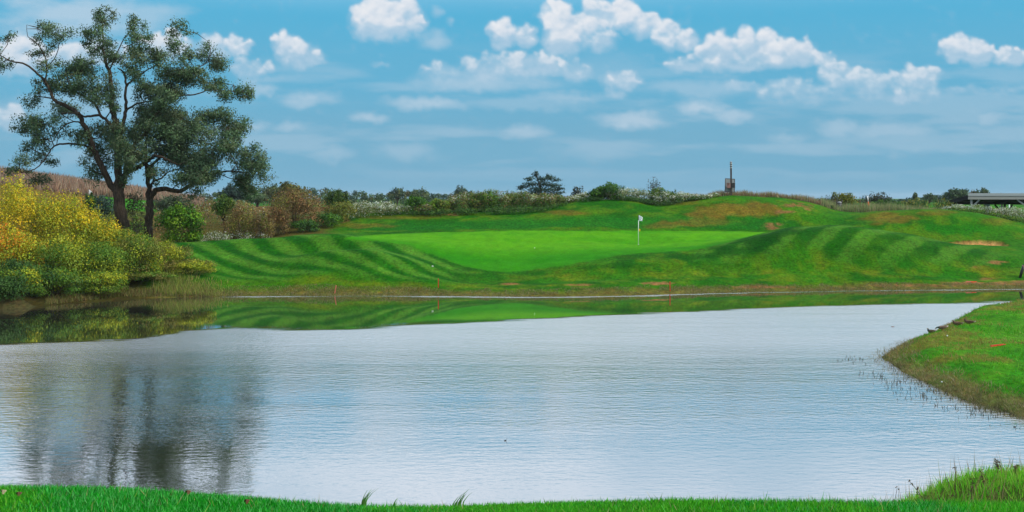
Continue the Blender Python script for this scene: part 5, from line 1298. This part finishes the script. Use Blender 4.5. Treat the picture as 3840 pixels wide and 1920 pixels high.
# ------------------------------------------------------------------ ducks on the spit
def duck_material():
    m, N, L, b = new_mat('duck_plumage', .75, .2)
    a = N.new('ShaderNodeAttribute'); a.attribute_name = 'col'
    t = N.new('ShaderNodeTexCoord'); n = N.new('ShaderNodeTexNoise'); n.inputs['Scale'].default_value = 45; n.inputs['Detail'].default_value = 3
    L.new(t.outputs['Object'], n.inputs['Vector'])
    mr = N.new('ShaderNodeMapRange'); mr.inputs[3].default_value = .5; mr.inputs[4].default_value = 1.5; L.new(n.outputs[0], mr.inputs[0])
    vm = N.new('ShaderNodeVectorMath'); vm.operation = 'SCALE'; L.new(a.outputs['Color'], vm.inputs[0]); L.new(mr.outputs[0], vm.inputs['Scale'])
    L.new(vm.outputs[0], b.inputs['Base Color']); return m
M_DUCK = duck_material()
def duck(label, px, py, length, heading, pose, body, head):
    """one continuous body: rings swept from tail over back, neck and head to the bill"""
    x, D, z = hit(px, py, 25)
    root = empty('duck', (x, D, z), label, 'duck', 'ducks resting on the spit'); root.rotation_euler = (0, 0, heading)
    if pose == 'rest':     # head drawn back on the shoulders
        sp3 = [(-.30,.135,.006,.006),(-.26,.125,.03,.016),(-.18,.105,.062,.045),(-.06,.10,.088,.078),(.06,.105,.088,.085),(.14,.125,.07,.075),(.175,.165,.047,.05),(.18,.195,.036,.036),(.185,.222,.034,.034),(.205,.236,.028,.026),(.235,.226,.016,.010),(.265,.218,.013,.007),(.283,.215,.004,.003)]
    else:                  # neck stretched forward and down, feeding
        sp3 = [(-.30,.16,.006,.006),(-.26,.15,.03,.016),(-.18,.125,.062,.045),(-.06,.11,.088,.078),(.06,.105,.088,.085),(.15,.11,.062,.06),(.205,.12,.036,.036),(.25,.115,.027,.027),(.29,.10,.030,.030),(.32,.08,.026,.025),(.35,.055,.015,.010),(.375,.035,.012,.007),(.388,.025,.004,.003)]
    sp3 = [(a*length/.56, b_*length/.56, c*length/.56, d*length/.56) for a, b_, c, d in sp3]
    n, V, Fc, Cc = 12, [], [], []
    for i, (a, h, rw, rh) in enumerate(sp3):
        p = Vector((a, 0, h)); q0, q1 = sp3[max(i-1,0)], sp3[min(i+1,len(sp3)-1)]
        t = Vector((q1[0]-q0[0], 0, q1[1]-q0[1])).normalized(); up = Vector((-t.z, 0, t.x))
        for k_ in range(n):
            an = 2*math.pi*k_/n; V.append(tuple(p + Vector((0,1,0))*math.cos(an)*rw + up*math.sin(an)*rh))
            if i >= 10: c = (.25,.18,.03)
            elif i >= 6: c = head
            elif i <= 1: c = (.55,.52,.48)
            else: c = body if math.sin(an) > -.4 else tuple(min(1, v_*1.8) for v_ in body)
            Cc.append(c)
    for i in range(len(sp3)-1):
        for k_ in range(n):
            a, b_ = i*n+k_, i*n+(k_+1)%n; Fc.append((a, b_, b_+n, a+n))
    o = obj('body', mesh_np('body', np.array(V), np.array(Fc), np.array(Cc), M_DUCK, True), root)
    o.modifiers.new('round', 'SUBSURF').levels = 1; o.modifiers['round'].render_levels = 1
    for sy in (-1, 1):
        mbw = MB(); L_ = length/.56
        mbw.v = [(.09*L_,sy*.086*L_,.14*L_),(-.02*L_,sy*.097*L_,.155*L_),(-.16*L_,sy*.075*L_,.145*L_),(-.27*L_,sy*.03*L_,.14*L_),(-.16*L_,sy*.088*L_,.105*L_),(-.02*L_,sy*.103*L_,.095*L_),(.07*L_,sy*.092*L_,.10*L_)]
        mbw.v += [(a, b_ - sy*.014*L_, c) for a, b_, c in mbw.v]
        nn = 7; mbw.f = [tuple(range(nn)), tuple(range(nn, 2*nn))[::-1]] + [(i, (i+1)%nn, nn+(i+1)%nn, nn+i) for i in range(nn)]
        me = mbw.mesh('wing', M_DUCK); at = me.attributes.new('col','FLOAT_COLOR','POINT')
        for i in range(2*nn): at.data[i].color = (*[v_*.8 for v_ in body], 1)
        obj('wing', me, root)
        eye = MB().tube([(sp3[8][0]+.008, sy*sp3[8][2]*.96, sp3[8][1]+.006),(sp3[8][0]+.008, sy*(sp3[8][2]*.96+.004), sp3[8][1]+.006)],[.005,.003],6); eye.build('eye', M_BLACK, root)
        lx = -.02*L_
        MB().tube([(lx,sy*.03,.05*L_),(lx+.005,sy*.03,.004)],[.009,.006],5).build('leg', plain('duck_leg', (.45,.16,.03), .6), root)
BR, DK = (.105,.060,.035), (.012,.035,.022)
duck('brown duck resting on the spit, nearest the point and lowest of the four',3492,1250,.42,math.radians(200),'rest',(.07,.045,.03),DK)
duck('duck feeding with lowered dark head, second from the point of the spit',3534,1237,.46,math.radians(195),'feed',(.13,.085,.06),DK)
duck('brown duck resting with its head drawn in, third from the point of the spit',3590,1222,.48,math.radians(185),'rest',BR,(.09,.05,.03))
duck('mottled brown duck resting highest on the spit, farthest from the point',3634,1216,.46,math.radians(175),'rest',BR,(.08,.05,.035))

# ------------------------------------------------------------------ small loose things
def white_marker(label, px, py, w):
    x, D, z = hit(px, py, 60); root = empty('ground_marker', (x, D, z), label, 'marker')
    MB().tube([(-w/2,0,.035),(w/2,0,.035)],[.035,.035],10).build('barrel', M_WHITE, root, smooth=True)
    for sx in (-w/2, w/2): MB().tube([(sx,0,-.03),(sx,0,.034)],[.008,.008],5).build('peg', M_STEEL, root)
white_marker('small white marker lying on the dark mown stripe', 1622, 1001, .09)
def ball(label, px, py, d0=60):
    x, D, z = hit(px, py, d0); root = empty('golf_ball', (x, D, z), label, 'ball', 'stray golf balls')
    me = bpy.data.meshes.new('ball'); 
    import bmesh
    bm_ = bmesh.new(); bmesh.ops.create_icosphere(bm_, subdivisions=2, radius=.026)
    for i, vtx in enumerate(bm_.verts):
        if i % 3 == 0: vtx.co *= .96
    bm_.to_mesh(me); bm_.free(); me.materials.append(M_WHITE); obj('ball', me, root, (0,0,.024))
ball('white golf ball on the slope below the lone dark tree', 1942, 795); ball('white golf ball on the front of the green', 2005, 931)
ball('white golf ball on the grassy spit above the dead sedge', 3532, 1437, 25); ball('white golf ball on the spit below the ducks', 3552, 1262, 25)
def floater(label, px, py, r, c):
    D = CAMH * F / (py - HZ); x = ground_point(px, D)
    root = empty('floating_leaf', (x, D, 0), label, 'leaf')
    v = [(0,0,.02)]; f = []
    for i in range(10):
        a = 2*math.pi*i/10; v.append((math.cos(a)*r*(1+.3*math.sin(3*a)), math.sin(a)*r*.7, .006+.05*r*math.sin(2*a)+.3*r*(math.cos(a)**2)))
    for i in range(10): f.append((0, 1+i, 1+(i+1)%10))
    me = bpy.data.meshes.new('leaf_blade'); me.from_pydata(v, [], f); me.materials.append(plain('dead_leaf', c, .8)); o = obj('leaf_blade', me, root)
    o.modifiers.new('thick','SOLIDIFY').thickness = .006
    MB().tube([(r*.9,0,.03),(r*1.5,0,.06)],[.004,.003],4).build('stalk', plain('dead_leaf', c, .8), root)
floater('dark curled leaf floating alone in the middle of the pond', 1895, 1653, .028, (.02,.02,.02))
floater('brown leaf floating off the tip of the spit', 3348, 1226, .07, (.16,.07,.04))
floater('dark leaf floating below the spit at the right edge', 3806, 1602, .035, (.02,.02,.02))
def fallen_leaf(label, px, py, c):
    x, D, z = hit(px, py, 4); root = empty('fallen_leaf', (x, D, z + .03), label, 'leaf')
    v = [(0,0,.012)]; f = []; r = .014
    for i in range(10):
        a = 2*math.pi*i/10; v.append((math.cos(a)*r*(1+.25*math.cos(3*a)), math.sin(a)*r*.8, .012*math.cos(2*a)))
    for i in range(10): f.append((0, 1+i, 1+(i+1)%10))
    me = bpy.data.meshes.new('leaf_blade'); me.from_pydata(v, [], f); me.materials.append(plain('dry_leaf', c, .8)); o = obj('leaf_blade', me, root); o.rotation_euler = (.5, .3, 1)
    o.modifiers.new('thick','SOLIDIFY').thickness = .002
for (lb, px, py, c) in [('brown fallen leaf at the crest of the tee edge, left of the tufts',1222,1892,(.16,.08,.04)),('dark red fallen leaf on the tee below the tree reflection',925,1908,(.10,.04,.02)),('pale straw-coloured fallen leaf at the far left of the tee',12,1871,(.30,.26,.15)),('brown fallen leaf on the tee near the left corner',70,1876,(.10,.05,.025)),('small brown fallen leaf on the left tee edge',705,1866,(.12,.06,.03))]:
    fallen_leaf(lb, px, py, c)

# ------------------------------------------------------------------ thin autumn haze
hz_ = MB().box(-1500, 1500, -30, 3700, -3.0, 19.5).mesh('haze', None)
hm = bpy.data.materials.new('haze'); hm.use_nodes = True
hn, hl = hm.node_tree.nodes, hm.node_tree.links; hn.remove(hn['Principled BSDF'])
pv = hn.new('ShaderNodeVolumePrincipled'); pv.inputs['Color'].default_value = (.86, .93, 1.0, 1); pv.inputs['Density'].default_value = .00011
hl.new(pv.outputs[0], hn['Material Output'].inputs['Volume'])
hz_.materials.append(hm)
tag(obj('haze', hz_), 'thin pale haze over the course', 'haze', 'stuff')
